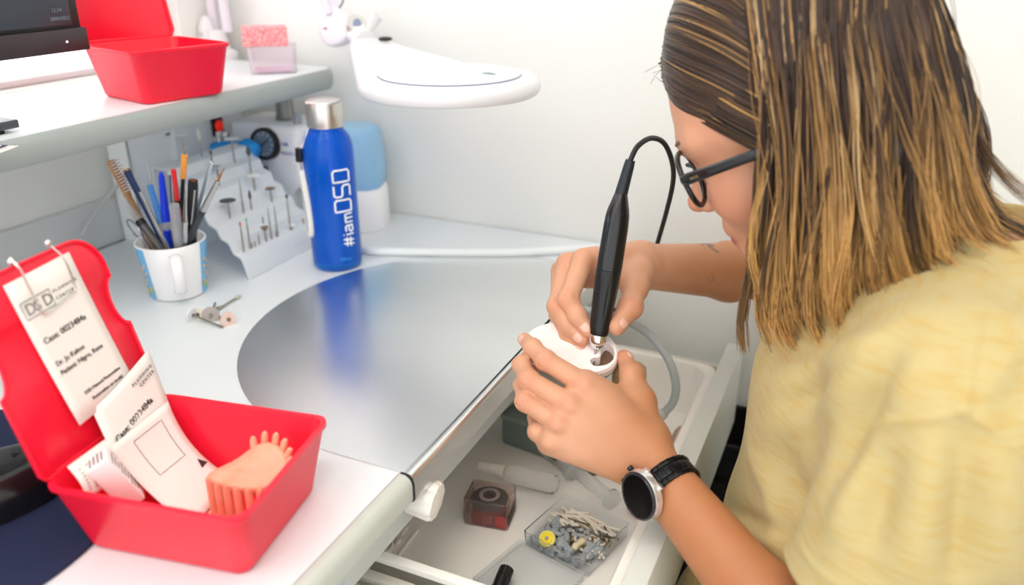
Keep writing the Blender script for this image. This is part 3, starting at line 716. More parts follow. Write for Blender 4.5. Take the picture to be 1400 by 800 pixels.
# foot with a corner reaching to the right
cpt = PZ(24, 163, SZ+.012)
bc = mpt(.27, -.045, 0); 
fx = (cpt-Vector((bc.x, bc.y, cpt.z)))
g = G()
A0 = Vector((cpt.x, cpt.y, 0)); Lb = .25; 
dirs = md; side = Vector((-nrm.x, -nrm.y, 0))
pts = [A0, A0+side*.012+md*.0-md*.02, A0-md*Lb+side*.08, A0-md*Lb+nrm*.02, A0-md*.05+nrm*.004]
pts = [(p.x, p.y) for p in (A0, A0+side*.10, A0+side*.10-md*Lb, A0-md*Lb)]
g.prism(pts, SZ+.004, SZ+.012, bev=.001); obj('stand_foot', g, mat('foot_grey', (70, 74, 80), .25), mo_, label='dark grey stand foot')
g = G(); c_ = A0-md*(Lb/2)+side*.05; g.prism([((p[0]-c_.x)*.9+c_.x, (p[1]-c_.y)*.9+c_.y) for p in pts], SZ, SZ+.0042); obj('foot_pad', g, BLACKM, mo_)
# ---- printed card on the shelf edge
q = [PZ(-12, 176, SZ+.001), PZ(2, 178, SZ+.001), PZ(25, 199, SZ+.001), PZ(-12, 213, SZ+.001)]
e1 = (q[3]-q[2]).normalized()
g = G(); c1_, c2_ = q[2], q[3]; up_ = Vector((e1.y, -e1.x, 0)); up_ = up_ if up_.x < 0 else -up_
quad = [c1_, c1_+up_*.05, c1_+up_*.05+e1*.085, c1_+e1*.085]
g.prism([(p.x, p.y) for p in quad][::-1], SZ+.0003, SZ+.0009)
card = obj('printed_card', g, PAPER, label='white printed card lying over the front edge of the shelf', cat='card', smooth=False)
g = G(); add_text(g, 'digital dental', .0078, frame(c1_+e1*.0035+up_*.007+Vector((0, 0, .0011)), -e1, z=(0, 0, 1)), align='RIGHT'); obj('printed_line', g, mat('navy_ink', (60, 60, 110), .6), card, smooth=False)
# ---- sponge on a clear tray
tc_ = PZ(377, 100, SZ); tyaw = math.atan2(e_.y, e_.x)-.12
cb_ = thing('clear_box', 'clear plastic box with a pinkish bottom on the shelf end', 'box', (tc_.x-.012, tc_.y+.012, SZ))
TMx = Matrix.Translation((tc_.x-.012, tc_.y+.012, SZ)) @ Matrix.Rotation(R(38), 4, 'Z')
def hollow(g, w_, d_, h, th, r=.006, taper=.92, M=None):
    rr = lambda f, off, z: [M @ Vector((x, y, z)) for x, y in rrect(w_*f-2*off, d_*f-2*off, r)]
    rows = [rr(taper, 0, 0), rr(1, 0, h), rr(1, th, h), rr(taper, th, th)]
    g.sheet(rows, closed=True); g.raw(rows[0], [list(range(len(rows[0])))]); g.raw(rows[-1], [list(range(len(rows[-1])))])
g = G(); hollow(g, .066, .056, .036, .0018, M=TMx); obj('box_wall', g, mat('milky_clear', (250, 246, 250), .15, trans=.8, ior=1.15), cb_, sharp=40)
g = G(); g.prism(rrect(.052, .042, .005), .002, .005, TMx); obj('pink_residue', g, mat('pink_liquid', (240, 190, 226), .3), cb_)
g = G(); SM = TMx @ Matrix.Translation((-.008, .0, .0365)) @ Matrix.Rotation(R(4), 4, 'Z')
b = bmesh.new(); bmesh.ops.create_cube(b, size=1); bmesh.ops.scale(b, vec=(.060, .046, .024), verts=b.verts); bmesh.ops.subdivide_edges(b, edges=list(b.edges), cuts=9, use_grid_fill=True)
for v in b.verts: v.co += Vector((random.uniform(-1, 1), random.uniform(-1, 1), random.uniform(-1, 1)))*.0004; v.co.z += .0125
g._take(b, SM); obj('sponge', g, mat('pink_foam', (238, 134, 142), .9, noise=(420, (252, 196, 196), .45, .62), bump=(500, .6)), label='pink foam sponge block on top of the clear box', cat='sponge')

# ---- grey extraction unit under the shelf
ux = -.928
u0 = PX(173, 195, ux); u1 = Vector((ux, 1.0, 0))
ex_ = thing('extraction_unit', 'grey extraction unit with a red lit switch under the shelf', 'extraction unit', ((ux-.97)/2, (u0.y+1.0)/2, DZ))
GREYU = mat('unit_grey', (250, 252, 252), .45)
g = G(); g.box(((ux-.97)/2, (u0.y+1.0)/2, (DZ+.95)/2), (.97+ux, 1.0-u0.y, .95-DZ), bev=.003); obj('body', g, GREYU, ex_)
a_, b_ = PX(232, 190, ux), PX(326, 165, ux)
g = G(); g.box((ux+.004, (a_.y+b_.y)/2+.0, .845), (.012, b_.y-a_.y, .17), bev=.002); obj('control_panel', g, mat('unit_panel', (232, 236, 236), .45), ex_, label='darker grey control panel')
swp = PX(297, 172, ux+.012)
g = G(); g.box(swp, (.006, .022, .030), bev=.002); obj('switch_frame', g, BLACKM, ex_, label='black switch surround')
g = G(); g.ball(swp+Vector((.003, 0, 0)), (.005, .008, .009)); obj('switch_lamp', g, mat('red_lamp', (230, 30, 20), .25, emit=((255, 40, 20), .25)), ex_, label='glowing red switch')
for dz in (0, .011):
    sp = PX(240, 177, ux+.001); g = G(); g.box((ux+.001, sp.y-.002, sp.z+dz*.9-.004), (.003, .034, .0032), bev=.0008); obj('vent_slot', g, mat('slot_dark', (84, 80, 62), .6), ex_)
g = G(); gp_ = PX(176, 215, ux+.0005); g.box((ux+.0008, gp_.y, .85), (.002, .0022, .19)); obj('panel_gap', g, mat('gap_grey', (176, 184, 180), .6), ex_)

# ---- white unit with pressure gauge
prs = thing('water_spray_unit', 'white bench unit with a black pressure gauge behind the bur stand', 'bench unit', (-.815, .985, DZ))
g = G(); g.prism(rrect(.132, .090, .016), DZ+.0005, DZ+.152, Matrix.Translation((-.826, .985, 0)), bev=.008, seg=3); obj('housing', g, mat('unit_white', (246, 246, 249), .4), prs, sharp=50)
gc = PY(362, 198, .934)
g = G(); GM = along(gc+Vector((0, .012, 0)), gc+Vector((.002, -.02, .004)))
g.lathe([(.0235, 0), (.0240, .014), (.0235, .017), (.0200, .018), (.0195, .0155), (0, .0155)], GM, 40); obj('gauge_bezel', g, BLACKM, prs, label='black gauge rim')
g = G(); g.lathe([(.0192, .0158), (0, .0158)], GM, 40, cap=False); g.lathe([(.019, .0156), (.019, .0160), (0, .0161)], GM, 40); obj('gauge_face', g, mat('gauge_face', (112, 130, 146), .25), prs, label='grey blue gauge face')
g = G(); g.tube([GM @ Vector((-.004, -.004, .0168)), GM @ Vector((.010, .009, .0168))], .0007, 6); obj('gauge_needle', g, BLACK, prs)
for k in range(9):
    a = R(-120+30*k); g = G(); g.tube([GM @ Vector((.0135*math.cos(a), .0135*math.sin(a), .0166)), GM @ Vector((.0165*math.cos(a), .0165*math.sin(a), .0166))], .0006, 6); obj('gauge_tick', g, WPLAST, prs)
kp = PY(391, 165, .985); g = G(); g.lathe([(.014, 0), (.015, .004), (.0125, .008), (.0125, .034), (.0115, .036), (0, .036)], Matrix.Translation((kp.x, kp.y, DZ+.151)), 32, lobe=lambda a, z: 1+.03*math.cos(16*a) if z > .006 else 1); obj('top_knob', g, mat('knob_grey', (150, 150, 146), .35, .8), prs, label='grey ribbed top knob')
kp = PY(407, 163, .965); g = G(); g.lathe([(.006, 0), (.006, .012), (.0045, .0135), (.0045, .017), (0, .017)], Matrix.Translation((kp.x, kp.y, DZ+.151)), 20); obj('water_nipple', g, mat('nipple_grey', (176, 180, 186), .35, .5), prs)
g = G(); tp = PY(385, 199, .9395); add_text(g, 'nsk', .009, frame(tp, (1, 0, 0), z=(0, -1, 0)), depth=.0004); obj('brand_lettering', g, mat('blue_print', (60, 86, 170), .5), prs, smooth=False)
g = G(); tp = PY(384, 211, .9395); add_text(g, 'PRESTO AQUA II', .0066, frame(tp, (1, 0, 0), z=(0, -1, 0)), depth=.0004); obj('model_lettering', g, mat('pale_blue_print', (120, 140, 190), .5), prs, smooth=False)
cp = PY(363, 233, .938); g = G(); g.lathe([(.007, 0), (.007, .006), (.005, .008), (0, .008)], along(cp, cp+Vector((0, -1, 0))), 24); obj('outlet_plug', g, BLACKM, prs)
cp = PY(408, 268, .915); g = G(); g.lathe([(.013, 0), (.0155, .022), (.0135, .022), (.010, .002)], along(cp+Vector((.004, .024, -.012)), cp+Vector((-.003, -.02, .012))), 28); obj('handpiece_rest', g, mat('rest_grey', (208, 212, 214), .4), prs)
# ---- blue tank on white foot
wt = thing('water_tank', 'light blue water tank on a white base behind the blue bottle', 'water tank', (-.700, .986, DZ))
Tm = Matrix.Translation((-.699, .986, DZ)) @ Matrix.Rotation(R(20), 4, 'Z')
def rr_stack(g, prof, M, r=.02):
    rows = [[M @ Vector((x, y, z)) for x, y in rrect(w_, d_, min(r, w_/2.05, d_/2.05), 6)] for w_, d_, z in prof]
    g.sheet(rows, closed=True); g.raw(rows[0], [list(range(len(rows[0])))]); g.raw(rows[-1], [list(range(len(rows[-1])))])
g = G(); rr_stack(g, [(.088, .082, 0), (.092, .086, .003), (.091, .085, .050), (.089, .083, .060), (.084, .078, .064)], Tm, .030); obj('base', g, mat('tank_white', (246, 246, 248), .4), wt, sharp=50)
g = G(); rr_stack(g, [(.082, .076, .0645), (.086, .080, .068), (.088, .082, .090), (.080, .074, .140), (.074, .068, .150), (.062, .056, .153)], Tm, .024); obj('tank', g, mat('tank_blue', (176, 222, 252), .2, trans=.35, ior=1.2), wt, sharp=50)

# ---- blue holder with two metal cylinders behind the stand
bh = PY(322, 212, .885); bl_ = thing('tool_holder', 'bright blue holder with two metal cylinders behind the bur stand', 'holder', (bh.x-.01, .90, DZ))
BLU = mat('bright_blue', (18, 146, 228), .35)
g = G(); q0_, q1_ = PY(294, 207, .90), PY(345, 207, .90)
g.tube(catmull([q0_+Vector((0, 0, .004)), q0_.lerp(q1_, .35)+Vector((0, 0, .006)), q0_.lerp(q1_, .55)+Vector((0, 0, .002)), q0_.lerp(q1_, .8)+Vector((0, 0, .0)), q1_+Vector((0, 0, -.008))], 4), [.010]*4+[.011]*4+[.014]*4+[.020]*4+[.014], 16); obj('holder_body', g, BLU, bl_, sharp=60)
g = G(); g.box(q0_.lerp(q1_, .5)+Vector((0, .012, -.07)), (.03, .012, .13), bev=.003); obj('holder_foot', g, BLU, bl_)
for px in (302, 311):
    c = PY(px, 197, .90); g = G(); g.lathe([(.0045, -.012), (.0045, .012), (.0055, .013), (.0055, .018), (.003, .0185), (0, .0185)], Matrix.Translation(c), 20); obj('cylinder', g, CHROME, bl_)

# ============================================================ STEPPED BUR STAND
RY0, RY1 = .7405, .893
prof = [(-.7005, .0), (-.7075, .024), (-.7105, .0285), (-.716, .0305)]
sx, szz = -.716, .0305
NST = 6; DXs, DZs = .0172, .0170
STEPZ = []
for k in range(NST):
    prof += [(sx-DXs*.30, szz+DZs*.15), (sx-DXs*.45, szz+DZs*.5), (sx-DXs*.58, szz+DZs*.88), (sx-DXs*.85, szz+DZs)]
    STEPZ.append((sx-DXs*.10, szz)); sx -= DXs; szz += DZs
STEPZ.append((sx-.004, szz))
prof += [(sx-.016, szz+.001), (sx-.019, szz-.002), (sx-.020, szz-.012), (sx-.028, .0)]
ins = []
for i, (x, z) in enumerate(prof):
    a = Vector(prof[max(i-1, 0)]); c = Vector(prof[min(i+1, len(prof)-1)]); t = (c-a).normalized(); n = Vector((-t.y, t.x))
    if n.y > 0 and abs(n.y) > .2: n = -n
    if i in (0, 1): n = Vector((-1, 0))
    if i >= len(prof)-2: n = Vector((1, 0))
    ins.append((x+n.x*.0022, max(0, z+n.y*.0022)))
poly = prof+ins[::-1]
st_ = thing('bur_stand', 'translucent white stepped stand full of dental burs', 'bur stand', (-.77, (RY0+RY1)/2, DZ))
g = G(); rows = [[Vector((x, y, DZ+.0005+z)) for x, z in poly] for y in (RY0, RY0+.0003, RY1-.0003, RY1)]
# closed loop swept along Y with end caps made of quads
n_ = len(prof); vs = []; fs = []
for y in np.linspace(RY0, RY1, 13):
    vs += [Vector((x, y, DZ+.0005+z)) for x, z in prof]+[Vector((x, y, DZ+.0005+z)) for x, z in ins]
W_ = 2*n_
for s_ in range(12):
    o0, o1 = s_*W_, (s_+1)*W_
    for i in range(n_-1):
        fs.append((o0+i, o0+i+1, o1+i+1, o1+i)); fs.append((o0+n_+i, o1+n_+i, o1+n_+i+1, o0+n_+i+1))
    fs.append((o0, o1, o1+n_, o0+n_)); fs.append((o0+n_-1, o0+2*n_-1, o1+2*n_-1, o1+n_-1))
for o0 in (0, 12*W_):
    for i in range(n_-1): fs.append((o0+i, o0+n_+i, o0+n_+i+1, o0+i+1))
g.raw(vs, fs)
obj('step_sheet', g, mat('translucent_acrylic', (240, 245, 250), .25, trans=.25, ior=1.3, sss=.15), st_, sharp=30)
g = G(); add_text(g, 'bur stand' if False else 'SHOFU', .008, frame(Vector((-.7035, .838, DZ+.010)), (0, 1, 0), z=(.96, 0, .28))); obj('moulded_lettering', g, mat('pale_print', (190, 198, 212), .5), st_, smooth=False)

def bur(label, top, base, kind, col, r=.003):
    """a bur standing in the step seen at base; top is its head"""
    # find the step on which the foot is seen
    best = None
    for x, z in STEPZ:
        p = PZ(base[0], base[1], DZ+z)
        if best is None or abs(p.x-x) < best[0]: best = (abs(p.x-x), x, z)
    x, z = best[1], best[2]; foot = PX(base[0], base[1], x+.0005)
    foot.y = min(max(foot.y, RY0+.004), RY1-.004); foot.z = DZ+z+.0004
    pt = PX(top[0], top[1], x+.0005); H = max(.008, pt.z-foot.z)
    t = thing('dental_bur', label, 'bur', foot, 'burs in the stepped stand')
    T = Matrix.Translation(foot); m = mat('bur_'+'_'.join(map(str, col)), col, .45, 0)
    hl = {'disc': .0016, 'flame': min(.016, H*.45), 'spike': H*.55, 'wheel': .003, 'cup': .006, 'tip': min(.006, H*.4), 'mush': .004, 'pin': .003}[kind]
    g = G(); g.lathe([(0, 0), (.00118, 0), (.00118, (H-hl)*.8), (.0008, (H-hl)*.9), (.0008, H-hl*.5), (0, H-hl*.5)], T, 10); obj('shaft', g, SHAFT, t)
    z0 = H-hl
    P = {'disc': [(0, z0), (r*.3, z0), (r, z0+.0004), (r, z0+.0012), (r*.3, z0+.0016), (0, z0+.0016)],
         'flame': [(0, z0), (.0010, z0), (r, z0+hl*.35), (r*.8, z0+hl*.65), (r*.25, H), (0, H)],
         'spike': [(0, z0), (.0011, z0), (.0009, z0+hl*.5), (.0002, H), (0, H)],
         'wheel': [(0, z0), (r*.4, z0), (r, z0+hl*.3), (r, z0+hl*.7), (r*.4, H), (0, H)],
         'cup': [(0, z0), (.0012, z0), (r*.5, z0+hl*.4), (r, H-.0012), (r, H), (0, H)],
         'tip': [(0, z0), (.0011, z0), (r, z0+hl*.3), (r, z0+hl*.7), (r*.3, H), (0, H)],
         'mush': [(0, z0), (.0015, z0), (r*.6, z0+hl*.4), (r, z0+hl*.6), (r*.8, H), (0, H)],
         'pin': [(0, z0), (.0010, z0), (.0010, H-.0006), (0, H)]}[kind]
    g = G(); g.lathe(P, T, 20); obj('head', g, m, t)
DK, BRN, WH, GRN, STL = (70, 66, 64), (124, 104, 84), (238, 238, 234), (90, 104, 96), (150, 146, 138)
bur('dark flat disc bur at the left of the stand', (312, 273), (316, 308), 'disc', DK, .0105)
bur('long thin spike bur left of the dark flame bur', (327, 243), (334, 297), 'spike', STL)
bur('dark flame bur in the middle of the stand', (343, 259), (345.5, 298), 'flame', DK, .0022)
bur('white disc bur below the big dark flame bur', (348, 238), (349.5, 268), 'disc', WH, .0098)
bur('brown wheel bur on the right half of the stand', (370, 256), (373, 287), 'wheel', BRN, .0068)
bur('big dark green flame bur at the top right of the stand', (340, 198), (343, 233), 'flame', (84, 92, 90), .0036)
bur('white disc bur on the topmost step', (318, 188), (321, 222), 'disc', WH, .0095)
bur('green tipped bur left of the brown cup bur', (337, 297), (341, 330), 'tip', (140, 190, 160), .0014)
bur('red tipped bur near the left end of the stand', (328, 303), (332, 333), 'tip', (214, 90, 70), .0012)
bur('brown cup bur near the front of the stand', (362, 310), (366, 345), 'cup', BRN, .0052)
bur('spike bur right of the green tipped bur', (367, 282), (370, 316), 'spike', STL)
bur('spike bur standing under the brown wheel bur', (376, 279), (378.5, 313), 'spike', STL)
bur('tall spike bur on the front step', (354, 318), (357, 351), 'spike', STL)
bur('short pin bur left of the tall front spike', (350, 337), (351.5, 354), 'pin', STL)
bur('shortest pin bur at the front left of the stand', (346, 345), (347, 355), 'pin', STL)
bur('short pin bur right of the brown cup bur', (379, 327), (380, 340), 'pin', STL)
bur('white mushroom bur at the front right of the stand', (401, 321), (401, 329), 'mush', WH, .0048)
bur('dark tipped bur near the right end of the stand', (390, 266), (396, 304), 'tip', DK, .0018)
bur('gold brown bur at the right front corner of the stand', (415, 300), (417, 322), 'tip', (170, 130, 70), .0020)
bur('slim spike bur behind the brown cup bur', (358, 296), (361, 312), 'spike', STL)
bur('pale green stone bur at the top left of the stand', (273, 175), (276, 213), 'flame', (206, 214, 204), .0032)
bur('white flat disc bur at the far left of the top step', (250, 182), (253, 216), 'disc', WH, .0085)
bur('dark slim bur left of the top white disc', (288, 205), (293, 242), 'tip', DK, .0014)
bur('grey disc bur behind the wax knife', (297, 226), (299, 246), 'disc', (170, 170, 168), .0060)

# ============================================================ MAGNIFIER LAMP
LZ = 1.008
lc = PZ(614, 103, LZ); LR = (PZ(742, 107, LZ)-PZ(487, 112, LZ)).length/2*1.02
lamp = thing('magnifier_lamp', 'white magnifier lamp with a round head on a jointed arm', 'lamp', (-.93, 1.0, SZ))
jn = PY(492, 47, 1.0)                     # where the neck meets the joint
nd = Vector((jn.x-lc.x, jn.y-lc.y, 0)); NLn = nd.length; nd.normalize(); nside = Vector((-nd.y, nd.x, 0))
RN = .025
def hull_r(a, r0, rn):
    """radius of the hull of the head circle and the small neck circle, seen from the head centre"""
    best = r0
    for k in range(41):
        f = k/40; cx = f*(NLn-RN); f2 = f if a > 0 else f; rr = r0+(rn-r0)*min(1, f2*(1.0 if a > 0 else 1.0))
        conc = (.022 if a < 0 else .0)*math.sin(PI*f); rr = max(rn*.8, rr-conc)
        dd = rr*rr-(cx*math.sin(a))**2
        if dd > 0: best = max(best, cx*math.cos(a)+math.sqrt(dd))
    return best
def outline(off, m=96):
    out = []
    for i in range(m):
        a = 2*PI*i/m; d_ = a if a < PI else a-2*PI
        base = hull_r(d_, LR-off, RN-off*.6)
        p = lc+(nd*math.cos(d_)+nside*math.sin(d_))*base
        rise = max(0, ((p-lc).dot(nd)-LR*.75)/(NLn-LR*.75))
        out.append(Vector((p.x, p.y, rise**.55*(jn.z-LZ-.002))))
    return out
rows = []
for off, z in ((.012, -.021), (.004, -.0195), (.0008, -.016), (0, -.011), (.0008, -.006), (.004, -.002), (.009, 0), (.018, .0008)):
    rows.append([p+Vector((0, 0, LZ+z)) for p in outline(off)])
g = G(); g.sheet(rows, closed=True); g.raw(rows[0], [list(range(len(rows[0])))]); 
inn_ = [lc+(p-lc)*.9 for p in rows[-1]]
cen_ = [lc+Vector((0, 0, .002))]
top = [Vector((p.x, p.y, p.z)) for p in rows[-1]]
vs = top+[lc+(Vector((p.x, p.y, p.z))-lc)*.5+Vector((0, 0, .0012)) for p in top]+[lc+Vector((0, 0, .002))]
n_ = len(top); fs = [(i, (i+1) % n_, n_+(i+1) % n_, n_+i) for i in range(n_)]+[(n_+i, n_+(i+1) % n_, 2*n_) for i in range(n_)]
g.raw(vs, fs)
obj('lamp_head', g, WPLAST, lamp, sharp=60)
g = G(); g.lathe([(.0, .0008), (LR*.765, .0012), (LR*.775, .0022), (LR*.765, .0034), (LR*.5, .0058), (0, .0068)], Matrix.Translation((lc.x, lc.y, LZ)) @ Matrix.Translation(-nd*LR*.02), 72); obj('lens_cover', g, mat('cover_white', (228, 228, 230), .3), lamp, label='white domed lens cover')
g = G(); g.lathe([(LR*.776, .0008), (LR*.782, .0012), (LR*.776, .0016)], Matrix.Translation((lc.x, lc.y, LZ)) @ Matrix.Translation(-nd*LR*.02), 72, cap=False); obj('cover_gap', g, mat('gap_lilac', (150, 150, 190), .4), lamp)
fp = PZ(667, 104, LZ+.003); g = G(); g.ball(fp, (.012, .008, .004)); obj('finger_notch', g, mat('notch_green', (120, 150, 150), .2, .3), lamp, label='small grey green finger notch')
sp_ = PZ(533, 49, LZ+.009); g = G(); g.ball(PZ(527, 53, jn.z-.002), (.010, .007, .003), Matrix.Rotation(R(20), 4, 'Z')); obj('rocker_switch', g, BLACK, lamp)
# underside light ring
g = G(); g.lathe([(LR*.80, -.0208), (LR*.80, -.0228), (LR*.62, -.0228), (LR*.62, -.0208)], Matrix.Translation((lc.x, lc.y, LZ)), 64, cap=False); obj('light_ring', g, mat('diffuser', (250, 250, 250), .4), lamp)
# joint
cj = PY(485, 39, 1.005)
g = G(); g.lathe([(.0, -.016), (.013, -.016), (.0145, -.012), (.0145, .012), (.013, .016), (0, .016)], along(cj, cj+RT*.4+FW*-.9+Vector((0, 0, .2))), 32); obj('joint_hub', g, CHROME, lamp, label='chrome joint hub')
g = G(); g.lathe([(0, .0155), (.006, .0155), (.006, .018), (.002, .0185), (0, .0185)], along(cj, cj+RT*.4+FW*-.9+Vector((0, 0, .2))), 20); obj('joint_screw', g, mat('iridescent_steel', (150, 160, 190), .15, 1), lamp)
g = G(); g.tube([cj+RT*.012, cj.lerp(jn, .8)-Vector((0, 0, .004)), jn+nd*-.02-Vector((0, 0, .008))], [.013, .017, .016], 16); obj('neck_socket', g, WPLAST, lamp)
fa = [PY(x, y, 1.0) for x, y in ((441, 28), (447, 11), (462, 9), (476, 26), (481, 38), (477, 55), (462, 64), (450, 60), (443, 45))]
nf = Vector((.1, -1, .15)).normalized()
g = G(); FJ = frame(fa[0], fa[4]-fa[0], z=nf); fl = [FJ.inverted() @ p for p in catmull(fa+[fa[0]], 4)[:-1]]
g.prism([(p.x, p.y) for p in fl], -.016, .012, FJ, bev=.005, seg=3); obj('joint_fairing', g, mat('fairing_white', (232, 228, 236), .25, coat=.2), lamp, label='rounded white joint fairing')
sc_ = PY(451, 37, 1.0)+nf*.012; g = G(); g.lathe([(.0042, 0), (.0042, .0016), (.002, .0024), (0, .0022)], along(sc_, sc_+nf), 20); obj('fairing_screw', g, CHROME, lamp)
lk = PY(503, 41, 1.0); lt = PY(517, 20, 1.0)
g = G(); g.tube([cj+RT*.008, lk], .005, 10); g.tube([lk-Vector((0, 0, .002)), lk.lerp(lt, .6), lt], [.006, .0085, .009], 12, flat=(1, .6)); obj('locking_lever', g, mat('lever_grey', (214, 214, 214), .35), lamp)
# arms: up out of the picture and back down to the clamp at the rear of the shelf
e_top = Vector((-.80, .985, 1.42)); aj = PY(455, 18, 1.0)
for s_ in (-.010, .010):
    g = G(); g.tube([aj+Vector((0, s_, 0)), aj.lerp(e_top, .5)+Vector((0, s_, 0)), e_top+Vector((0, s_, 0))], .006, 12, flat=(1, .8)); obj('upper_arm', g, mat('arm_lilac_white', (226, 220, 230), .3), lamp)
g = G(); g.tube(catmull([aj+Vector((.010, 0, .004)), aj+Vector((.022, -.004, .03)), aj.lerp(e_top, .3)+Vector((.012, 0, 0))], 5), .0015, 8); obj('arm_cable', g, mat('cable_grey', (130, 140, 150), .5), lamp)
lb = PY(291, 46, 1.02); post = PY(303, 50, 1.025)
for s_ in (-.013, .013):
    g = G(); g.tube([Vector((post.x+s_, post.y, SZ+.04)), Vector((post.x+s_, post.y, 1.2)), e_top+Vector((s_*.6, .015, 0))], .0085, 12, flat=(1, .8)); obj('lower_arm', g, mat('arm_lilac_white', (226, 220, 230), .3), lamp)
g = G(); g.box((e_top.x, e_top.y+.006, e_top.z), (.05, .05, .03), bev=.008); obj('elbow_joint', g, WPLAST, lamp)
g = G(); g.ball(lb+Vector((0, -.012, 0)), (.014, .012, .028)); obj('base_joint_cover', g, WPLAST, lamp, sharp=None)
g = G(); g.lathe([(.003, 0), (.003, .002), (0, .002)], along(lb+Vector((0, -.0235, .002)), lb+Vector((0, -1, .002))), 16); obj('base_screw', g, CHROME, lamp)
g = G(); g.lathe([(.028, 0), (.028, .010), (.018, .016), (.012, .044), (0, .044)], Matrix.Translation((post.x, min(post.y, 1.025)-.01, SZ)), 28); obj('clamp', g, WPLAST, lamp)
# ---- hose along the back of the desk
hp_ = [PZ(498, 341, DZ+.006), PZ(545, 344, DZ+.006), PZ(620, 345, DZ+.006), PZ(700, 345, DZ+.006), PZ(770, 342, DZ+.006), PZ(822, 338, DZ+.006)]
hp_ = [PZ(440, 318, DZ+.006)]+hp_
g = G(); g.tube(catmull(hp_, 8), .0058, 12); obj('white_hose', g, mat('hose_white', (232, 238, 238), .35), label='white hose lying along the back of the desk', cat='hose', sharp=None)
g = G(); c0_, c1_ = PY(118, 318, .80), PY(150, 262, .80)
cb1 = [PX(112, 322, -.955), PX(128, 296, -.955), PX(152, 265, -.955), PX(172, 240, -.94)]
cb1[0].z = max(cb1[0].z, DZ+.004)
g.tube(catmull(cb1, 6), .0024, 10); obj('grey_cable', g, mat('cable_pale', (206, 208, 208), .5), label='pale grey cable running up behind the mug', cat='cable', sharp=None)
# ============================================================ IN THE DRAWER
fl = TF+.0004
# ---- articulating film dispenser
c_bl, c_br = PZ(633, 716, fl), PZ(694, 727, fl); dd = (c_br-c_bl); dd.z = 0; bw_ = dd.length; dd.normalize(); pp = Vector((-dd.y, dd.x, 0))
dep_ = bw_*.80; hh = .031
cen = (c_bl+c_br)/2+pp*dep_/2
td = thing('tape_dispenser', 'clear plastic dispenser holding a red ribbon roll in the drawer', 'dispenser', (cen.x, cen.y, fl))
TM = Matrix.Translation((cen.x, cen.y, fl)) @ Matrix.Rotation(math.atan2(dd.y, dd.x), 4, 'Z')
g = G()
def ring_(w_, d_, z, r=.004): return [TM @ Vector((x, y, z)) for x, y in rrect(w_, d_, r, 3)]
rows = [ring_(bw_, dep_, 0), ring_(bw_, dep_, hh*.48), ring_(bw_*.985, dep_*.985, hh*.5), ring_(bw_*.985, dep_*.985, hh*.97), ring_(bw_*.93, dep_*.93, hh), ring_(bw_*.90, dep_*.90, hh-.0012), ring_(bw_*.94, dep_*.94, hh*.9), ring_(bw_*.94, dep_*.94, .0018)]
g.sheet(rows, closed=True); g.raw(rows[0], [list(range(len(rows[0])))]); g.raw(rows[5], [list(range(len(rows[5])))])
obj('case', g, mat('case_clear', (232, 218, 214), .12, trans=.94, ior=1.12, spec=.6), td, sharp=40)
g = G(); RMx = TM @ Matrix.Translation((-.001, .001, .004))
g.lathe([(.009, 0), (.0185, 0), (.0185, .0155), (.009, .0155)], RMx, 40, cap=False); obj('ribbon_roll', g, mat('ribbon_red', (150, 20, 30), .5, noise=(120, (110, 14, 26), .4, .7)), td, label='dark red ribbon roll')
g = G(); g.lathe([(.0195, .0157), (.0200, .0167), (.0165, .0185), (.0125, .0185), (.0120, .0215), (.0070, .0215), (.0065, .0195), (.0065, .0157)], RMx, 40, cap=False); obj('spool', g, mat('spool_grey', (72, 68, 66), .5), td, label='dark grey spool flange', sharp=30)
g = G(); g.lathe([(.0108, .0217), (.0112, .0222), (.0104, .0226), (.0076, .0226), (.0072, .0217)], RMx, 40, cap=False); obj('spool_hub', g, mat('hub_grey', (172, 166, 160), .5), td, label='pale hub ring')
g = G(); g.box((bw_*.33, -dep_*.43, hh*.26), (bw_*.24, .0014, hh*.44), bev=.0003)
for v in g.bm.verts: v.co = TM @ v.co
obj('red_patch', g, mat('patch_red', (222, 0, 26), .4), td, label='bright red end patch')
g = G(); g.box((-bw_*.06, -dep_*.42, hh*.26), (bw_*.52, .0012, hh*.46), bev=.0003)
for v in g.bm.verts: v.co = TM @ v.co
obj('front_panel', g, mat('panel_red', (150, 36, 44), .4), td)
for k in range(5):
    g = G(); g.box((bw_*(-.06+.045*k), -dep_*.42-.0008, hh*.26), (.0006, .0006, hh*.42))
    for v in g.bm.verts: v.co = TM @ v.co
    obj('ridge', g, mat('ridge_pink', (200, 130, 130), .4), td)
g = G(); g.box((bw_*.47, 0, hh*.25), (.0012, dep_*.72, hh*.34))
for v in g.bm.verts: v.co = TM @ v.co
obj('side_label', g, BLACKM, td)

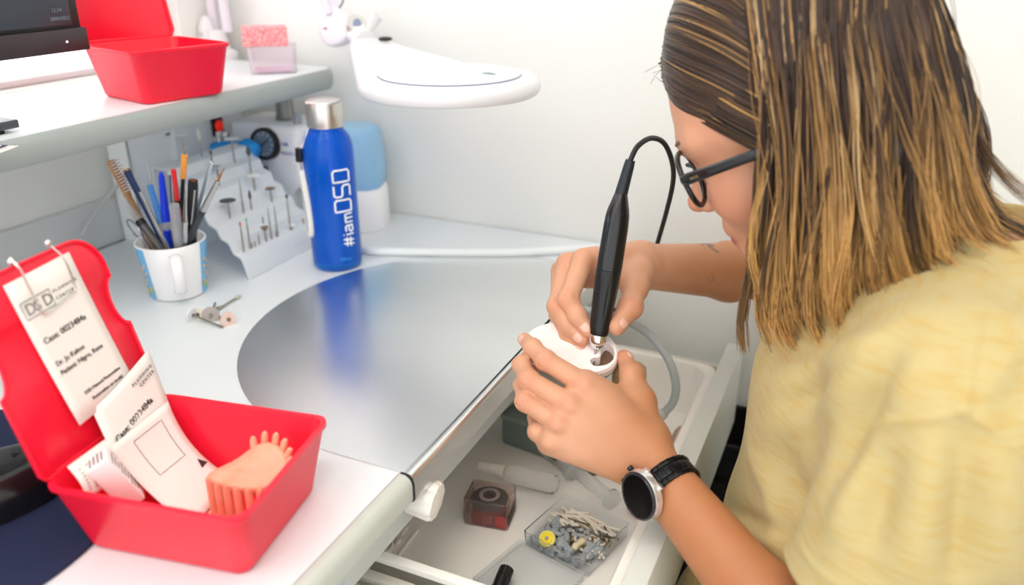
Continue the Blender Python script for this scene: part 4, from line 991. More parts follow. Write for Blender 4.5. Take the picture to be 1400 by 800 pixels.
# ---- clear bottle with cream cap, lying down
a, b = PZ(668, 640, fl+.0165), PZ(762, 664, fl+.0165); ax = (b-a).normalized(); L_ = (b-a).length
bt = thing('dropper_bottle', 'empty clear bottle with cream cap lying in the drawer', 'bottle', ((a.x+b.x)/2, (a.y+b.y)/2, fl))
BM = along(a, b)
g = G(); l2 = L_
s_ = L_/.115
g.lathe([(.006*s_, .022*s_), (.0075*s_, .028*s_), (.0140*s_, .034*s_), (.0160*s_, .042*s_), (.0160*s_, l2-.010), (.0145*s_, l2-.003), (.010*s_, l2), (0, l2-.002), (.013*s_, l2-.005), (.0148*s_, l2-.012), (.0148*s_, .044*s_), (.0065*s_, .032*s_), (.005*s_, .022*s_)], BM, 36, cap=False); obj('bottle_body', g, mat('vial_clear', (252, 251, 249), .15, trans=.92, ior=1.09, spec=.9), bt, sharp=50)
g = G(); g.lathe([(0, -.012), (.0085*s_, -.012), (.0095*s_, -.010), (.0095*s_, .004), (.0088*s_, .0045), (.0100*s_, .005), (.0108*s_, .014), (.0100*s_, .0145), (.0110*s_, .015), (.0118*s_, .028*s_), (0, .028*s_)], BM, 32); obj('cap', g, mat('cream_cap', (232, 224, 210), .4), bt, label='ribbed cream cap', sharp=30)
# ---- syringe
a, b = PZ(722, 592, fl+.011), PZ(838, 684, fl+.011)
sy = thing('syringe', 'translucent plastic syringe with a dark label lying in the drawer', 'syringe', ((a.x+b.x)/2, (a.y+b.y)/2, fl)); SM_ = along(a, b); L_ = (b-a).length
SYC = mat('syringe_clear', (246, 247, 245), .25, trans=.72, ior=1.12)
g = G(); g.lathe([(.0022, -.004), (.0026, .008), (.0090, .012), (.0098, .016), (.0098, L_*.58), (.0085, L_*.58), (.0085, .016), (.0015, .010), (.0012, -.004)], SM_, 28, cap=False); obj('barrel', g, SYC, sy, sharp=40)
g = G(); g.lathe([(.0098, L_*.575), (.0152, L_*.58), (.0156, L_*.60), (.0098, L_*.605)], SM_ @ Matrix.Diagonal((1, .62, 1, 1)), 28); obj('finger_flange', g, SYC, sy)
g = G(); g.lathe([(.0078, L_*.40), (.0070, L_*.44), (.0072, L_*.97), (.0118, L_*.975), (.0118, L_), (0, L_)], SM_, 28); obj('plunger', g, SYC, sy, sharp=40)
g = G(); rows = []
for i in range(11):
    an = R(-150+130*i/10); rows.append([SM_ @ Vector((.0101*math.cos(an), .0101*math.sin(an), z)) for z in (.022, L_*.46)])
g.sheet(rows, thick=.0002); lb_ = obj('label', g, mat('label_white', (214, 214, 206), .5), sy)
up_s = min(range(24), key=lambda k: -((SM_ @ Vector((.01*math.cos(R(15*k)), .01*math.sin(R(15*k)), .03)))-CAM).length*-1)
facing = min(range(72), key=lambda k: ((SM_ @ Vector((.0103*math.cos(R(5*k)), .0103*math.sin(R(5*k)), .03)))-CAM).length)
fa_ = R(5*facing)
g = G(); rows = []
for i in range(7):
    an = fa_+R(-5+45*i/6); rows.append([SM_ @ Vector((.0103*math.cos(an), .0103*math.sin(an), z)) for z in (.026, L_*.44)])
g.sheet(rows, thick=.0002); obj('label_band', g, mat('label_dark', (70, 72, 56), .5), lb_)
# ---- clear box full of mixed burs and points
A_, B_, C_ = PZ(717, 745, fl), PZ(771, 692, fl), PZ(858, 733, fl)
e1 = (B_-A_); e1.z = 0; D_ = A_+(C_-B_); e2 = (C_-B_); e2.z = 0
lx, ly = e2.length*1.0, e1.length*1.02; e2n = e2.normalized(); cen = (A_+C_)/2
yawb = math.atan2(e2n.y, e2n.x)
BMx = Matrix.Translation((cen.x, cen.y, fl)) @ Matrix.Rotation(yawb, 4, 'Z')
bb = thing('clear_bur_box', 'open clear plastic box full of white and grey polishing points', 'box', (cen.x, cen.y, fl))
g = G(); hollow(g, lx, ly, .017, .0013, r=.003, taper=.97, M=BMx); obj('box_wall', g, mat('box_clear', (244, 246, 248), .08, trans=.96, ior=1.12, spec=.6), bb, sharp=40)
lidc = BMx @ Vector((-.004, -ly*.99, 0)); LMx = Matrix.Translation(Vector((lidc.x, lidc.y, fl))) @ Matrix.Rotation(yawb-.03, 4, 'Z')
g = G(); hollow(g, lx*1.02, ly*.96, .006, .0013, r=.003, taper=.99, M=LMx); obj('lid', g, mat('box_clear', (244, 246, 248), .08, trans=.96, ior=1.12, spec=.6), bb, sharp=40, label='open clear lid hinged toward the near end')
PW = mat('point_cream', (240, 230, 214), .6); PGY = mat('point_grey', (164, 170, 174), .6); PB = mat('point_brass', (150, 130, 84), .35, .8); PS = mat('point_steel', (126, 124, 118), .3, 1)
rp = random.Random(5)
def bpt(u, v, z): return BMx @ Vector((u*lx*.5, v*ly*.5, z))
xy = lambda u, v: ('back' if v > .3 else 'front' if v < -.3 else 'middle')+(' right' if u > .3 else ' left' if u < -.3 else '')
def point_bit(kind, u, v, z, ang, label):
    label = label.replace('in the heap', 'at the '+xy(u, v)+' of the heap')
    c = bpt(u, v, z); d = Vector((math.cos(ang), math.sin(ang), rp.uniform(-.06, .06)))
    t = thing('polishing_point', label, 'polishing point', (c.x, c.y, fl+.002), 'polishing points in the clear box')
    if kind == 'cream':
        l_ = rp.uniform(.010, .013); g = G(); g.tube([c-d*l_, c+d*l_*.95, c+d*l_], [.0015, .0015, .0009], 8); obj('stick', g, PW, t)
    elif kind == 'grey':
        l_ = rp.uniform(.007, .009); g = G(); g.tube([c-d*l_, c-d*l_*.9, c+d*l_*.55, c+d*l_], [.0026, .0032, .0031, .0012], 10); obj('stone', g, PGY, t)
    else:
        l_ = rp.uniform(.010, .013); g = G(); g.tube([c-d*l_, c+d*l_], .0009, 8); obj('shaft', g, PS, t)
        g = G(); g.tube([c+d*l_*.8, c+d*l_*1.05], [.0016, .0019], 8); obj('head', g, PB, t)
lab = {'cream': 'cream polishing stick in the heap in the clear box', 'grey': 'grey stone point in the heap in the clear box', 'steel': 'steel shank with brass head in the heap in the clear box'}
for i in range(44):
    u, v = rp.uniform(-.85, .74), rp.uniform(.05, .84); point_bit('cream', u*.8, v*.9, .0035+.002*(i % 4), yawb+R(rp.gauss(-8, 16)), lab['cream'])
for i in range(16):
    u, v = rp.uniform(-.1, .95), rp.uniform(-.5, .4); point_bit('cream', u*.8, v*.9, .004+.002*(i % 3), yawb+R(rp.gauss(-60, 40)), lab['cream'])
for i in range(46):
    u, v = rp.uniform(-.95, .9), rp.uniform(-1.0, .2); point_bit('grey', u*.85, v*.85, .005+.0022*(i % 3), yawb+R(rp.uniform(0, 180)), lab['grey'])
for i in range(18):
    u, v = rp.uniform(-.8, .9), rp.uniform(-.5, .8); point_bit('steel', u*.8, v*.85, .0085+.0012*(i % 3), yawb+R(rp.uniform(-60, 60)), lab['steel'])
yc = PZ(748, 737, fl+.013); yd = thing('rubber_polisher', 'round yellow rubber polisher on top of the points in the clear box', 'polisher', (yc.x, yc.y, fl+.006), None)
YM = along(yc, yc+Vector((.02, -.5, .75)))
g = G(); g.lathe([(.0052, -.0015), (.0078, -.0022), (.0086, -.0006), (.0086, .0010), (.0078, .0020), (.0062, .0022), (.0058, .0016), (.0, .0016)], YM, 32); obj('wheel', g, mat('pale_yellow', (232, 222, 120), .5), yd)
g = G(); g.lathe([(.0060, .0016), (.0056, .0026), (.0022, .0028), (0, .0028)], YM, 32); obj('wheel_face', g, mat('strong_yellow', (246, 214, 0), .5), yd, label='strong yellow wheel face')
g = G(); g.lathe([(.0020, .0028), (.0018, .0036), (0, .0036)], YM, 16); obj('hub', g, mat('hub_steel', (130, 134, 138), .4, .5), yd)
g = G(); bw0 = bpt(.30, -.42, .012); g.tube([bw0+Vector((-.001, -.008, 0)), bw0+Vector((-.001, -.004, .001)), bw0, bw0+Vector((.002, .004, .001)), bw0+Vector((.004, .009, 0))], [.0028, .0036, .0026, .0038, .0030], 12); obj('cream_rubber_point', g, mat('cream_rubber', (232, 216, 176), .5), label='lumpy cream rubber point among the grey stones', cat='polishing point', sharp=None)
# ---- black cylinder at the near edge
a, b = PZ(693, 782, fl+.008), PZ(682, 806, fl+.008); bc_ = thing('black_mandrel_case', 'short glossy black cylinder standing at the near edge of the drawer', 'cylinder case', ((a.x+b.x)/2, (a.y+b.y)/2, fl))
GB = mat('gloss_black', (20, 21, 24), .22, coat=.3)
g = G(); g.lathe([(.0055, 0), (.0072, .001), (.0075, .003), (.0075, .011), (.0068, .0115), (.0068, .013), (.0076, .0135), (.0076, .034), (0, .034)], along(a+Vector((0, 0, .004)), b), 28); obj('tube_body', g, GB, bc_, sharp=30)
g = G(); bp_ = PZ(700, 794, fl+.012); g.lathe([(.0016, -.004), (.0018, .001), (0, .0018)], along(a.lerp(b, .5)+RT*.006, a.lerp(b, .5)+RT*.012), 12); obj('button', g, BLACK, bc_)
# ---- wooden spatula by the drawer front, and a stained stub
a, b = PZ(934, 583, fl+.006), PZ(908, 640, fl+.006)
g = G(); sd = (b-a).normalized(); sv = Vector((-sd.y, sd.x, 0)); L_ = (b-a).length+.03
pts = [(0, .0), (.004, .0045), (.014, .0072), (.03, .0080), (L_, .0062), (L_, -.0062), (.03, -.0080), (.014, -.0072), (.004, -.0045)]
g.prism(pts, -.002, .002, frame(a, sd, z=(0, 0, 1)), bev=.001); obj('wooden_spatula', g, mat('stained_wood', (176, 152, 128), .7, noise=(90, (176, 96, 96), .62, .75)), label='stained wooden spatula leaning along the drawer front', cat='spatula')
a, b = PZ(858, 690, fl+.006), PZ(878, 703, fl+.006)
g = G(); g.tube([a, a.lerp(b, .2), b], [.002, .006, .0055], 10, flat=(.7, 1)); obj('wax_stub', g, mat('stained_stub', (196, 160, 156), .7, noise=(200, (200, 80, 120), .55, .7)), label='pink stained stub lying under the wristwatch in the drawer', cat='stub', sharp=None)
# ---- small stone peeping out below the hand, grey green hose box under the fingers
c = PZ(806, 634, fl+.009); g = G(); g.lathe([(0, 0), (.011, 0), (.013, .003), (.012, .010), (.008, .013), (0, .013)], Matrix.Translation((c.x, c.y, fl)), 24); obj('rubber_stopper', g, mat('stopper_grey', (126, 118, 104), .6), label='grey brown rubber stopper in the drawer below the hand', cat='stopper')
a, b = PD(690, 557, .90), PD(790, 590, .86)
c = (a+b)/2; gb = thing('instrument_box', 'dark green grey lidded box in the drawer behind the fingers', 'box', (c.x, c.y+.02, fl))
cc = PZ(735, 575, fl+.045); YB = R(-8); GBM = Matrix.Translation((cc.x+.01, cc.y+.02, fl)) @ Matrix.Rotation(YB, 4, 'Z')
g = G(); g.prism(rrect(.11, .055, .006), 0, .034, GBM, bev=.003); obj('box_body', g, mat('box_green_grey', (112, 126, 118), .3), gb)
g = G(); g.prism(rrect(.113, .058, .006), .034, .042, GBM, bev=.003); obj('lid', g, mat('lid_green_grey', (128, 142, 134), .25), gb)
# ---- grey hose with black connector
hz = [PD(838, 432, .90), PD(862, 441, .885), PD(890, 460, .87), PD(914, 492, .865), PD(924, 525, .872), PD(920, 550, .885), PD(906, 566, .895)]
hs = thing('grey_hose', 'pale grey hose looping down into the drawer behind the hands', 'hose', hz[-1])
g = G(); g.tube(catmull([PD(800, 424, .93)]+hz, 8), .0046, 14); obj('tube', g, mat('hose_grey', (176, 186, 186), .4), hs, sharp=None)
e0, e1_ = hz[-1], PD(886, 578, .905)
g = G(); g.tube([e0+(e0-e1_)*.2, e0.lerp(e1_, .2), e0.lerp(e1_, .6)], [.0052, .0072, .0076], 16); obj('sleeve', g, mat('hose_sleeve', (196, 200, 196), .4), hs)
g = G(); g.tube([e0.lerp(e1_, .58), e0.lerp(e1_, 1.6)], [.0080, .0080], 16); obj('connector', g, BLACK, hs, label='black hose connector')

# ============================================================ HANDPIECE AND MODEL IN THE HANDS
HT, HB = PD(818, 458, .778), PD(849, 266, .762)          # collar end and cable end of the body
hd_ = (HT-HB).normalized(); HL = (HT-HB).length
hpz = thing('handpiece', 'black dental laboratory handpiece held upright in the right hand', 'handpiece', HT)
HM = along(HB, HT)
k = 1.0
g = G(); prof = [(0, -.001), (.0058, -.001), (.0066, .001), (.0085, .008), (.0102, .014), (.0112, .020), (.0118, .030), (.0122, HL*.5), (.0121, HL*.535)]
g.lathe(prof, HM, 72, lobe=lambda a, z: 1-.035*max(0, math.cos(9*a))**4 if .030 < z+.004 < HL*.52 else 1); obj('rear_sleeve', g, mat('handpiece_black', (20, 22, 24), .28, coat=.2), hpz, sharp=40)
g = G(); prof = [(.0112, HL*.535), (.0120, HL*.538), (.0121, HL*.545)]+[(.0121-.0030*((z-.545)/.45)**1.3, HL*z) for z in np.linspace(.56, .985, 12)]+[(.0086, HL*.995), (0, HL)]
g.lathe(prof, HM, 72, lobe=lambda a, z: 1-.05*max(0, math.cos(6*a))**3*max(0, math.sin(PI*min(1, max(0, (z/HL-.56)/.36)))) ); obj('grip', g, mat('grip_black', (17, 17, 18), .36), hpz, sharp=40)
g = G(); g.lathe([(.0086, HL), (.0086, HL+.006), (.0078, HL+.0085), (.0042, HL+.0125), (.0032, HL+.0135), (0, HL+.0135)], HM, 40); obj('nose_cone', g, CHROME, hpz, label='chrome nose cone', sharp=30)
g = G(); tipz = HL+.034; g.lathe([(.0012, HL+.012), (.0012, HL+.022), (.0015, HL+.024), (.0013, tipz-.003), (.0004, tipz), (0, tipz)], HM, 12); obj('cutting_bur', g, SHAFT, hpz)
BT = PD(862, 219, .752)
g = G(); g.tube([HB+(HB-BT)*.02, HB.lerp(BT, .1), HB.lerp(BT, .85), BT], [.0062, .0060, .0050, .0046], 20)
obj('strain_relief', g, mat('relief_black', (30, 40, 44), .4), hpz)
cb2 = [HB.lerp(BT, .9), BT, PD(872, 200, .755), PD(890, 189, .765), PD(908, 196, .78), PD(919, 222, .80), PD(920, 250, .825), PD(911, 290, .86), PD(899, 332, .90), PD(884, 385, .945), PD(868, 412, .965), PD(850, 425, .975)]
g = G(); g.tube(catmull(cb2, 8), .0026, 12); obj('cable', g, mat('cable_black', (32, 32, 34), .45), hpz, sharp=None)
g = G(); g.tube([PD(858, 420, .97), PD(838, 428, .985), PD(822, 431, .99)], [.004, .0055, .005], 12); obj('cable_plug', g, BLACK, hpz)
# ---- white model disc, held between the hands
n_d = Vector((.10, -.34, .93)).normalized(); d0 = PD(782, 478, .785)
pxs = [(719, 459), (727, 450), (742, 443), (760, 440), (780, 440), (802, 444), (822, 452), (838, 464), (845, 478), (843, 492), (833, 503), (817, 509), (800, 508), (780, 503), (758, 494), (738, 482), (724, 470)]
ring0 = [on_plane(x, y, d0, n_d) for x, y in pxs]
sm = catmull(ring0+[ring0[0]], 5)[:-1]
dc = sum(sm, Vector())/len(sm); ex0 = (sm[0]-dc).normalized(); DM = frame(dc, ex0, z=n_d); DI = DM.inverted()
loc = [DI @ p for p in sm]; n_ = len(loc)
ho = DI @ on_plane(826, 486, d0, n_d)                      # window through the plate
hol = []
cut = [on_plane(x, y, d0, n_d) for x, y in ((806, 493), (812, 489), (820, 488), (822, 478), (828, 469), (836, 473), (840, 482), (838, 492), (828, 499), (812, 500))]
hol = [DI @ p for p in catmull(cut+[cut[0]], 3)[:-1]]
b = bmesh.new()
def loop(pts, f, z): return [b.verts.new((p.x*f, p.y*f, z)) for p in pts]
def skin(a, c):
    for i in range(len(a)): j = (i+1) % len(a); b.faces.new((a[i], a[j], c[j], c[i]))
L0 = loop(loc, .96, -.0115); L1 = loop(loc, 1.0, -.010); L2 = loop(loc, 1.0, -.0032); L3 = loop(loc, .985, -.0026); L4 = loop(loc, .985, -.0008); L5 = loop(loc, .965, 0)
for a_, c_ in ((L0, L1), (L1, L2), (L2, L3), (L3, L4), (L4, L5)): skin(a_, c_)
H0 = [b.verts.new((p.x, p.y, 0)) for p in hol]; H1 = [b.verts.new((p.x, p.y, -.011)) for p in hol]
skin(H1, H0)
es = []
for lp in (L5, H0):
    for i in range(len(lp)): es.append(b.edges.get((lp[i], lp[(i+1) % len(lp)])))
bmesh.ops.triangle_fill(b, edges=es, use_beauty=True)
es = []
for lp in (L0, H1):
    for i in range(len(lp)): es.append(b.edges.get((lp[i], lp[(i+1) % len(lp)])))
bmesh.ops.triangle_fill(b, edges=es, use_beauty=True)
bmesh.ops.recalc_face_normals(b, faces=b.faces); bmesh.ops.transform(b, matrix=DM, verts=b.verts)
mdl = thing('plaster_model', 'white plaster model plate with a cut opening held in both hands', 'plaster model', dc)
obj('plate', b, mat('plaster_white', (246, 240, 238), .55, noise=(30, (240, 226, 222), .5, .8)), mdl, sharp=35)
g = G(); hc = on_plane(829, 480, d0, n_d); g.prism([(p.x, p.y) for p in hol], -.0125, -.0110, DM); obj('brown_insert', g, mat('brown_stone', (118, 92, 72), .7), mdl, label='brown stone seen through the opening')
g = G(); c_s = on_plane(812, 500, d0-n_d*.020, n_d); g.ball(c_s, (.020, .016, .008), DM.to_3x3().to_4x4()); obj('lower_cast', g, mat('cast_grey', (214, 200, 194), .6, noise=(200, (150, 140, 134), .55, .7)), mdl, label='rough pale cast under the plate', sharp=None)
sc0 = PD(858, 517, .80); g = G(); rows = []
for f, z in ((.5, -.018), (.9, -.014), (1, 0), (.95, .012), (.6, .018), (.2, .0195)):
    rows.append([sc0+RT*(.017*f*math.cos(a)*(1+.1*math.cos(3*a)))+Vector((0, 0, z))+FW.cross(RT).cross(RT)*(-.012*f*math.sin(a)) for a in np.linspace(0, 2*PI, 25)[:-1]])
g.sheet(rows, closed=True); g.raw(rows[0], [list(range(24))]); g.raw(rows[-1], [list(range(24))]); obj('tan_stone', g, mat('tan_stone', (186, 158, 122), .75, noise=(120, (168, 140, 104), .4, .7)), mdl, label='tan stone block behind the thumb', sharp=50)
for k_, (x, y) in enumerate(((770, 458), (773, 463), (776, 460), (772, 455))):
    p = on_plane(x, y, d0+n_d*.0002, n_d); q = on_plane(x+3, y+4, d0+n_d*.0002, n_d)
    g = G(); g.tube([p, q], .00025, 6); obj('pencil_mark', g, mat('blue_pencil', (150, 170, 226), .7), mdl)
# ============================================================ SMOOTH IMPLICIT SURFACES
V3 = lambda p: np.array(p, float)
def pr_cone(a, ra, b, rb, k=.01, op='+'):
    a, b = V3(a), V3(b); ba = b-a; L2 = max(ba@ba, 1e-12)
    def f(P):
        t = np.clip(((P-a)@ba)/L2, 0, 1); return np.linalg.norm(P-a-t[:, None]*ba, axis=1)-(ra+(rb-ra)*t)
    return dict(f=f, c=(a+b)/2, R=np.sqrt(L2)/2+max(ra, rb), k=k, op=op)
def pr_ell(c, r, M=None, k=.01, op='+'):
    c, r = V3(c), V3(r); M = np.eye(3) if M is None else np.array(M, float)
    def f(P):
        q = (P-c)@M; k0 = np.linalg.norm(q/r, axis=1); k1 = np.linalg.norm(q/(r*r), axis=1)
        return k0*(k0-1)/np.maximum(k1, 1e-9)
    return dict(f=f, c=c, R=max(r)*1.25, k=k, op=op)
def pr_path(pts, rads, k=.01, op='+'):
    rads = [rads]*len(pts) if isinstance(rads, (int, float)) else rads
    return [pr_cone(pts[i], rads[i], pts[i+1], rads[i+1], k, op) for i in range(len(pts)-1)]
def sdf_eval(prims, P):
    d = np.full(len(P), 1e3)
    for q in prims:
        e = q['f'](P); k = q['k']
        if q['op'] == '+':
            h = np.clip(.5+.5*(d-e)/k, 0, 1); d = d*(1-h)+e*h-k*h*(1-h)
        else:
            h = np.clip(.5-.5*(d+e)/k, 0, 1); d = d*(1-h)+(-e)*h+k*h*(1-h)
    return d
def sdf_mesh(prims, h, N=20):
    """surface nets over the blocks the surface passes through"""
    add = [q for q in prims if q['op'] == '+']
    lo = np.min([q['c']-q['R'] for q in add], axis=0)-3*h; hi = np.max([q['c']+q['R'] for q in add], axis=0)+3*h
    nb = np.ceil((hi-lo)/(N*h)).astype(int); hd = N*h*math.sqrt(3)/2
    ax = np.arange(N+1); gi = np.stack(np.meshgrid(ax, ax, ax, indexing='ij'), -1).reshape(-1, 3)
    DIM = (nb*N+2).astype(np.int64)
    key = lambda I: (I[..., 0]*DIM[1]+I[..., 1])*DIM[2]+I[..., 2]
    keys, verts, quads = [], [], []
    C = np.array([q['c'] for q in prims]); RR = np.array([q['R'] for q in prims]); KK = np.array([q['k'] for q in prims]); plus = np.array([q['op'] == '+' for q in prims])
    cor = np.array([(i, j, k) for i in (0, 1) for j in (0, 1) for k in (0, 1)])
    eds = [(a, b) for a in range(8) for b in range(a+1, 8) if np.abs(cor[a]-cor[b]).sum() == 1]
    for bi in np.ndindex(*nb):
        o = lo+np.array(bi)*N*h; cb = o+N*h/2
        dist = np.linalg.norm(C-cb, axis=1)-RR
        act = dist < hd+KK+2*h
        if not (act & plus).any(): continue
        sub = [prims[i] for i in np.nonzero(act)[0]]
        d0 = sdf_eval(sub, cb[None])[0]
        if d0 > hd+.05 or d0 < -hd-.06: continue
        P = o+gi*h; D_ = sdf_eval(sub, P).reshape(N+1, N+1, N+1)
        if D_.min() > 0 or D_.max() < 0: continue
        base = np.array(bi)*N
        S = D_ < 0
        cs = np.stack([S[c[0]:N+c[0], c[1]:N+c[1], c[2]:N+c[2]] for c in cor], -1)
        dv = np.stack([D_[c[0]:N+c[0], c[1]:N+c[1], c[2]:N+c[2]] for c in cor], -1)
        n = cs.sum(-1); cells = np.argwhere((n > 0) & (n < 8))
        if not len(cells): continue
        d8 = dv[cells[:, 0], cells[:, 1], cells[:, 2]]; acc = np.zeros((len(cells), 3)); cnt = np.zeros(len(cells))
        for a, b in eds:
            da, db = d8[:, a], d8[:, b]; m = (da < 0) != (db < 0)
            t = np.where(m, da/np.where(m, da-db, 1), 0)
            acc += np.where(m[:, None], cor[a]+t[:, None]*(cor[b]-cor[a]), 0); cnt += m
        verts.append(o+(cells+acc/cnt[:, None])*h); keys.append(key((cells+base).astype(np.int64)))
        for axis in range(3):
            e = np.zeros(3, int); e[axis] = 1
            s0 = S[:N, :N, :N]; s1 = S[e[0]:N+e[0], e[1]:N+e[1], e[2]:N+e[2]]
            E_ = np.argwhere(s0 != s1)
            if not len(E_): continue
            fl_ = s0[E_[:, 0], E_[:, 1], E_[:, 2]]; g0 = (E_+base).astype(np.int64)
            u, v = np.zeros(3, np.int64), np.zeros(3, np.int64); u[(axis+1) % 3] = 1; v[(axis+2) % 3] = 1
            q = np.stack([key(g0-u-v), key(g0-v), key(g0), key(g0-u)], 1)
            q[~fl_] = q[~fl_][:, ::-1]; quads.append(q)
    keys = np.concatenate(keys); verts = np.concatenate(verts); quads = np.concatenate(quads)
    order = np.argsort(keys); keys = keys[order]; verts = verts[order]
    idx = np.searchsorted(keys, quads); idx = np.clip(idx, 0, len(keys)-1); ok = (keys[idx] == quads).all(1)
    return verts, idx[ok]
def biggest(verts, quads):
    """drop loose scraps, keep the one connected surface"""
    lab = np.arange(len(verts))
    for _ in range(400):
        lq = lab[quads]; m = lq.min(1)
        if (lq == m[:, None]).all(): break
        for k in range(4): np.minimum.at(lab, lq[:, k], m)
        while True:
            l2 = lab[lab]
            if (l2 == lab).all(): break
            lab = l2
    ids, cnt = np.unique(lab[quads[:, 0]], return_counts=True); keep = lab == ids[cnt.argmax()]
    new = np.cumsum(keep)-1; return verts[keep], new[quads[keep[quads[:, 0]]]]
def mesh_obj(name, verts, quads, mats, parent=None, col=None, label=None, smooth_it=0):
    me = bpy.data.meshes.new(name); off = np.array(LOC[parent]) if parent is not None else np.zeros(3)
    if smooth_it:
        for _ in range(smooth_it):
            acc = np.zeros_like(verts); cnt = np.zeros(len(verts))
            for a, b in ((0, 1), (1, 2), (2, 3), (3, 0)):
                np.add.at(acc, quads[:, a], verts[quads[:, b]]); np.add.at(cnt, quads[:, a], 1)
                np.add.at(acc, quads[:, b], verts[quads[:, a]]); np.add.at(cnt, quads[:, b], 1)
            verts = verts*.5+.5*acc/np.maximum(cnt, 1)[:, None]
    me.vertices.add(len(verts)); me.vertices.foreach_set('co', (verts-off).astype(np.float32).ravel())
    nq = len(quads); me.loops.add(nq*4); me.loops.foreach_set('vertex_index', quads.astype(np.int32).ravel())
    me.polygons.add(nq); me.polygons.foreach_set('loop_start', np.arange(0, nq*4, 4, dtype=np.int32)); me.polygons.foreach_set('loop_total', np.full(nq, 4, np.int32))
    me.update(calc_edges=True); me.validate(); me.shade_smooth()
    if col is not None:
        a = me.color_attributes.new('Col', 'FLOAT_COLOR', 'POINT'); a.data.foreach_set('color', np.concatenate([col, np.ones((len(col), 1))], 1).astype(np.float32).ravel())
    for m in (mats if isinstance(mats, (list, tuple)) else [mats]): me.materials.append(m)
    o = bpy.data.objects.new(name, me); COL.objects.link(o)
    if parent is not None: o.parent = parent
    LOC[o] = Vector(off); tag(o, label); return o

# ============================================================ THE PERSON
YM0 = .68
HC = Vector((-.066, YM0, 1.045)); th = R(28)
HF = Vector((-math.cos(th), 0, -math.sin(th))); HU = Vector((-math.sin(th), 0, math.cos(th))); HS = Vector((0, -1, 0))   # forward, up, towards the camera
def H(f, u, s): return HC+HF*f+HU*u+HS*s
HM3 = np.array([HF, HU, HS]).T
SHL, SHR = Vector((.078, .520, .878)), Vector((.078, .840, .880))
WL, EL = PD(885, 630, .728), PD(1142, 950, .585)
WR, ER = PD(876, 364, .862), PD(1046, 374, 1.005)
per = thing('person', 'person in yellow t-shirt and black glasses bent over a dental model', 'person', (.10, YM0, 0))
body = []
# head
body += [pr_ell(H(0, .012, 0), (.090, .094, .072), HM3, .02), pr_cone(H(.030, -.015, 0), .060, H(.042, -.078, 0), .040, .02)]
for s in (-1, 1):
    body += [pr_cone(H(-.004, -.070, s*.044), .016, H(.062, -.108, s*.012), .013, .022), pr_ell(H(.052, -.058, s*.034), (.030, .028, .024), HM3, .02)]
    body += [pr_cone(H(.070, -.010, s*.040), .011, H(.0845, -.011, s*.010), .0105, .014)]
body += [pr_ell(H(.064, -.114, 0), (.018, .015, .018), HM3, .016)]
for s in (-1, 1):
    body += [pr_ell(H(.089, -.033, s*.031), (.012, .013, .017), HM3, .010, '-'), pr_ell(H(.0675, -.034, s*.031), (.0135, .0125, .0145), HM3, .004)]
    body += [pr_ell(H(-.010, -.035, s*.072), (.013, .026, .007), HM3, .006)]
body += [pr_cone(H(.083, -.024, 0), .0075, H(.0985, -.058, 0), .0090, .010), pr_ell(H(.1015, -.0610, 0), (.0095, .0085, .009), HM3, .006)]
for s in (-1, 1): body += [pr_ell(H(.0905, -.0645, s*.0105), (.0085, .0065, .0058), HM3, .005), pr_ell(H(.093, -.0715, s*.0055), (.0035, .003, .0025), HM3, .003, '-')]
body += [pr_cone(H(.076, -.088, -.012), .0105, H(.076, -.088, .012), .0105, .012)]
for s in (-1, 1):
    body += [pr_cone(H(.0755, -.0925, s*.018), .0032, H(.0845, -.0905, s*.003), .0052, .004), pr_cone(H(.0745, -.0945, s*.017), .0034, H(.0808, -.1020, s*.004), .0062, .004)]
body += [pr_cone(H(.084, -.0963, -.016), .0012, H(.084, -.0963, .016), .0012, .003, '-')]
# neck, trunk core, arms
body += [pr_cone(H(-.030, -.080, 0), .050, (.060, YM0, .905), .054, .02), pr_cone((.070, YM0-.10, .895), .045, (.070, YM0+.10, .895), .045, .03), pr_cone((.075, YM0, .88), .075, (.085, YM0, .70), .085, .03)]
def arm(sh, el, wr, wdir, re, rw, ow, oe):
    wd = V3(wdir)
    out = [pr_cone(sh, .040, el, .034, .02)]
    A, B = V3(el), V3(wr)
    for s in (-1, 1):
        m = A*.68+B*.32
        out += [pr_cone(A, re*.96, m+wd*s*oe, re, .015), pr_cone(m+wd*s*oe, re, B+wd*s*ow, rw, .015)]
    return out
axL = (WL-EL).normalized(); nW = (-FW*.64-RT*.72+DN*.25); nW = (nW-axL*nW.dot(axL)).normalized(); wdL = axL.cross(nW).normalized()
axR = (WR-ER).normalized(); wdR = (DN-axR*DN.dot(axR)).normalized()
body += arm(SHL, EL, WL, wdL, .0265, .0185, .0075, .006)
body += arm(SHR, ER, WR, wdR, .0265, .0172, .0065, .007)
NAILS = []
def finger(joints, rads, k=.0022, web=None):
    global body
    P = [PD(*j) for j in joints]; body += pr_path(P, rads, k)
    # a slight pad at each knuckle
    for p, r_ in zip(P[1:-1], rads[1:-1]): body.append(pr_ell(p, (r_*1.06,)*3, None, .004))
    return P
def nail(P, r, view, size=(.0060, .0046), back=.0032):
    d = (P[-1]-P[-2]).normalized(); v = Vector(view); v = (v-d*v.dot(d)).normalized()
    NAILS.append((P[-1]-d*back+v*r*.86, d, v, size))
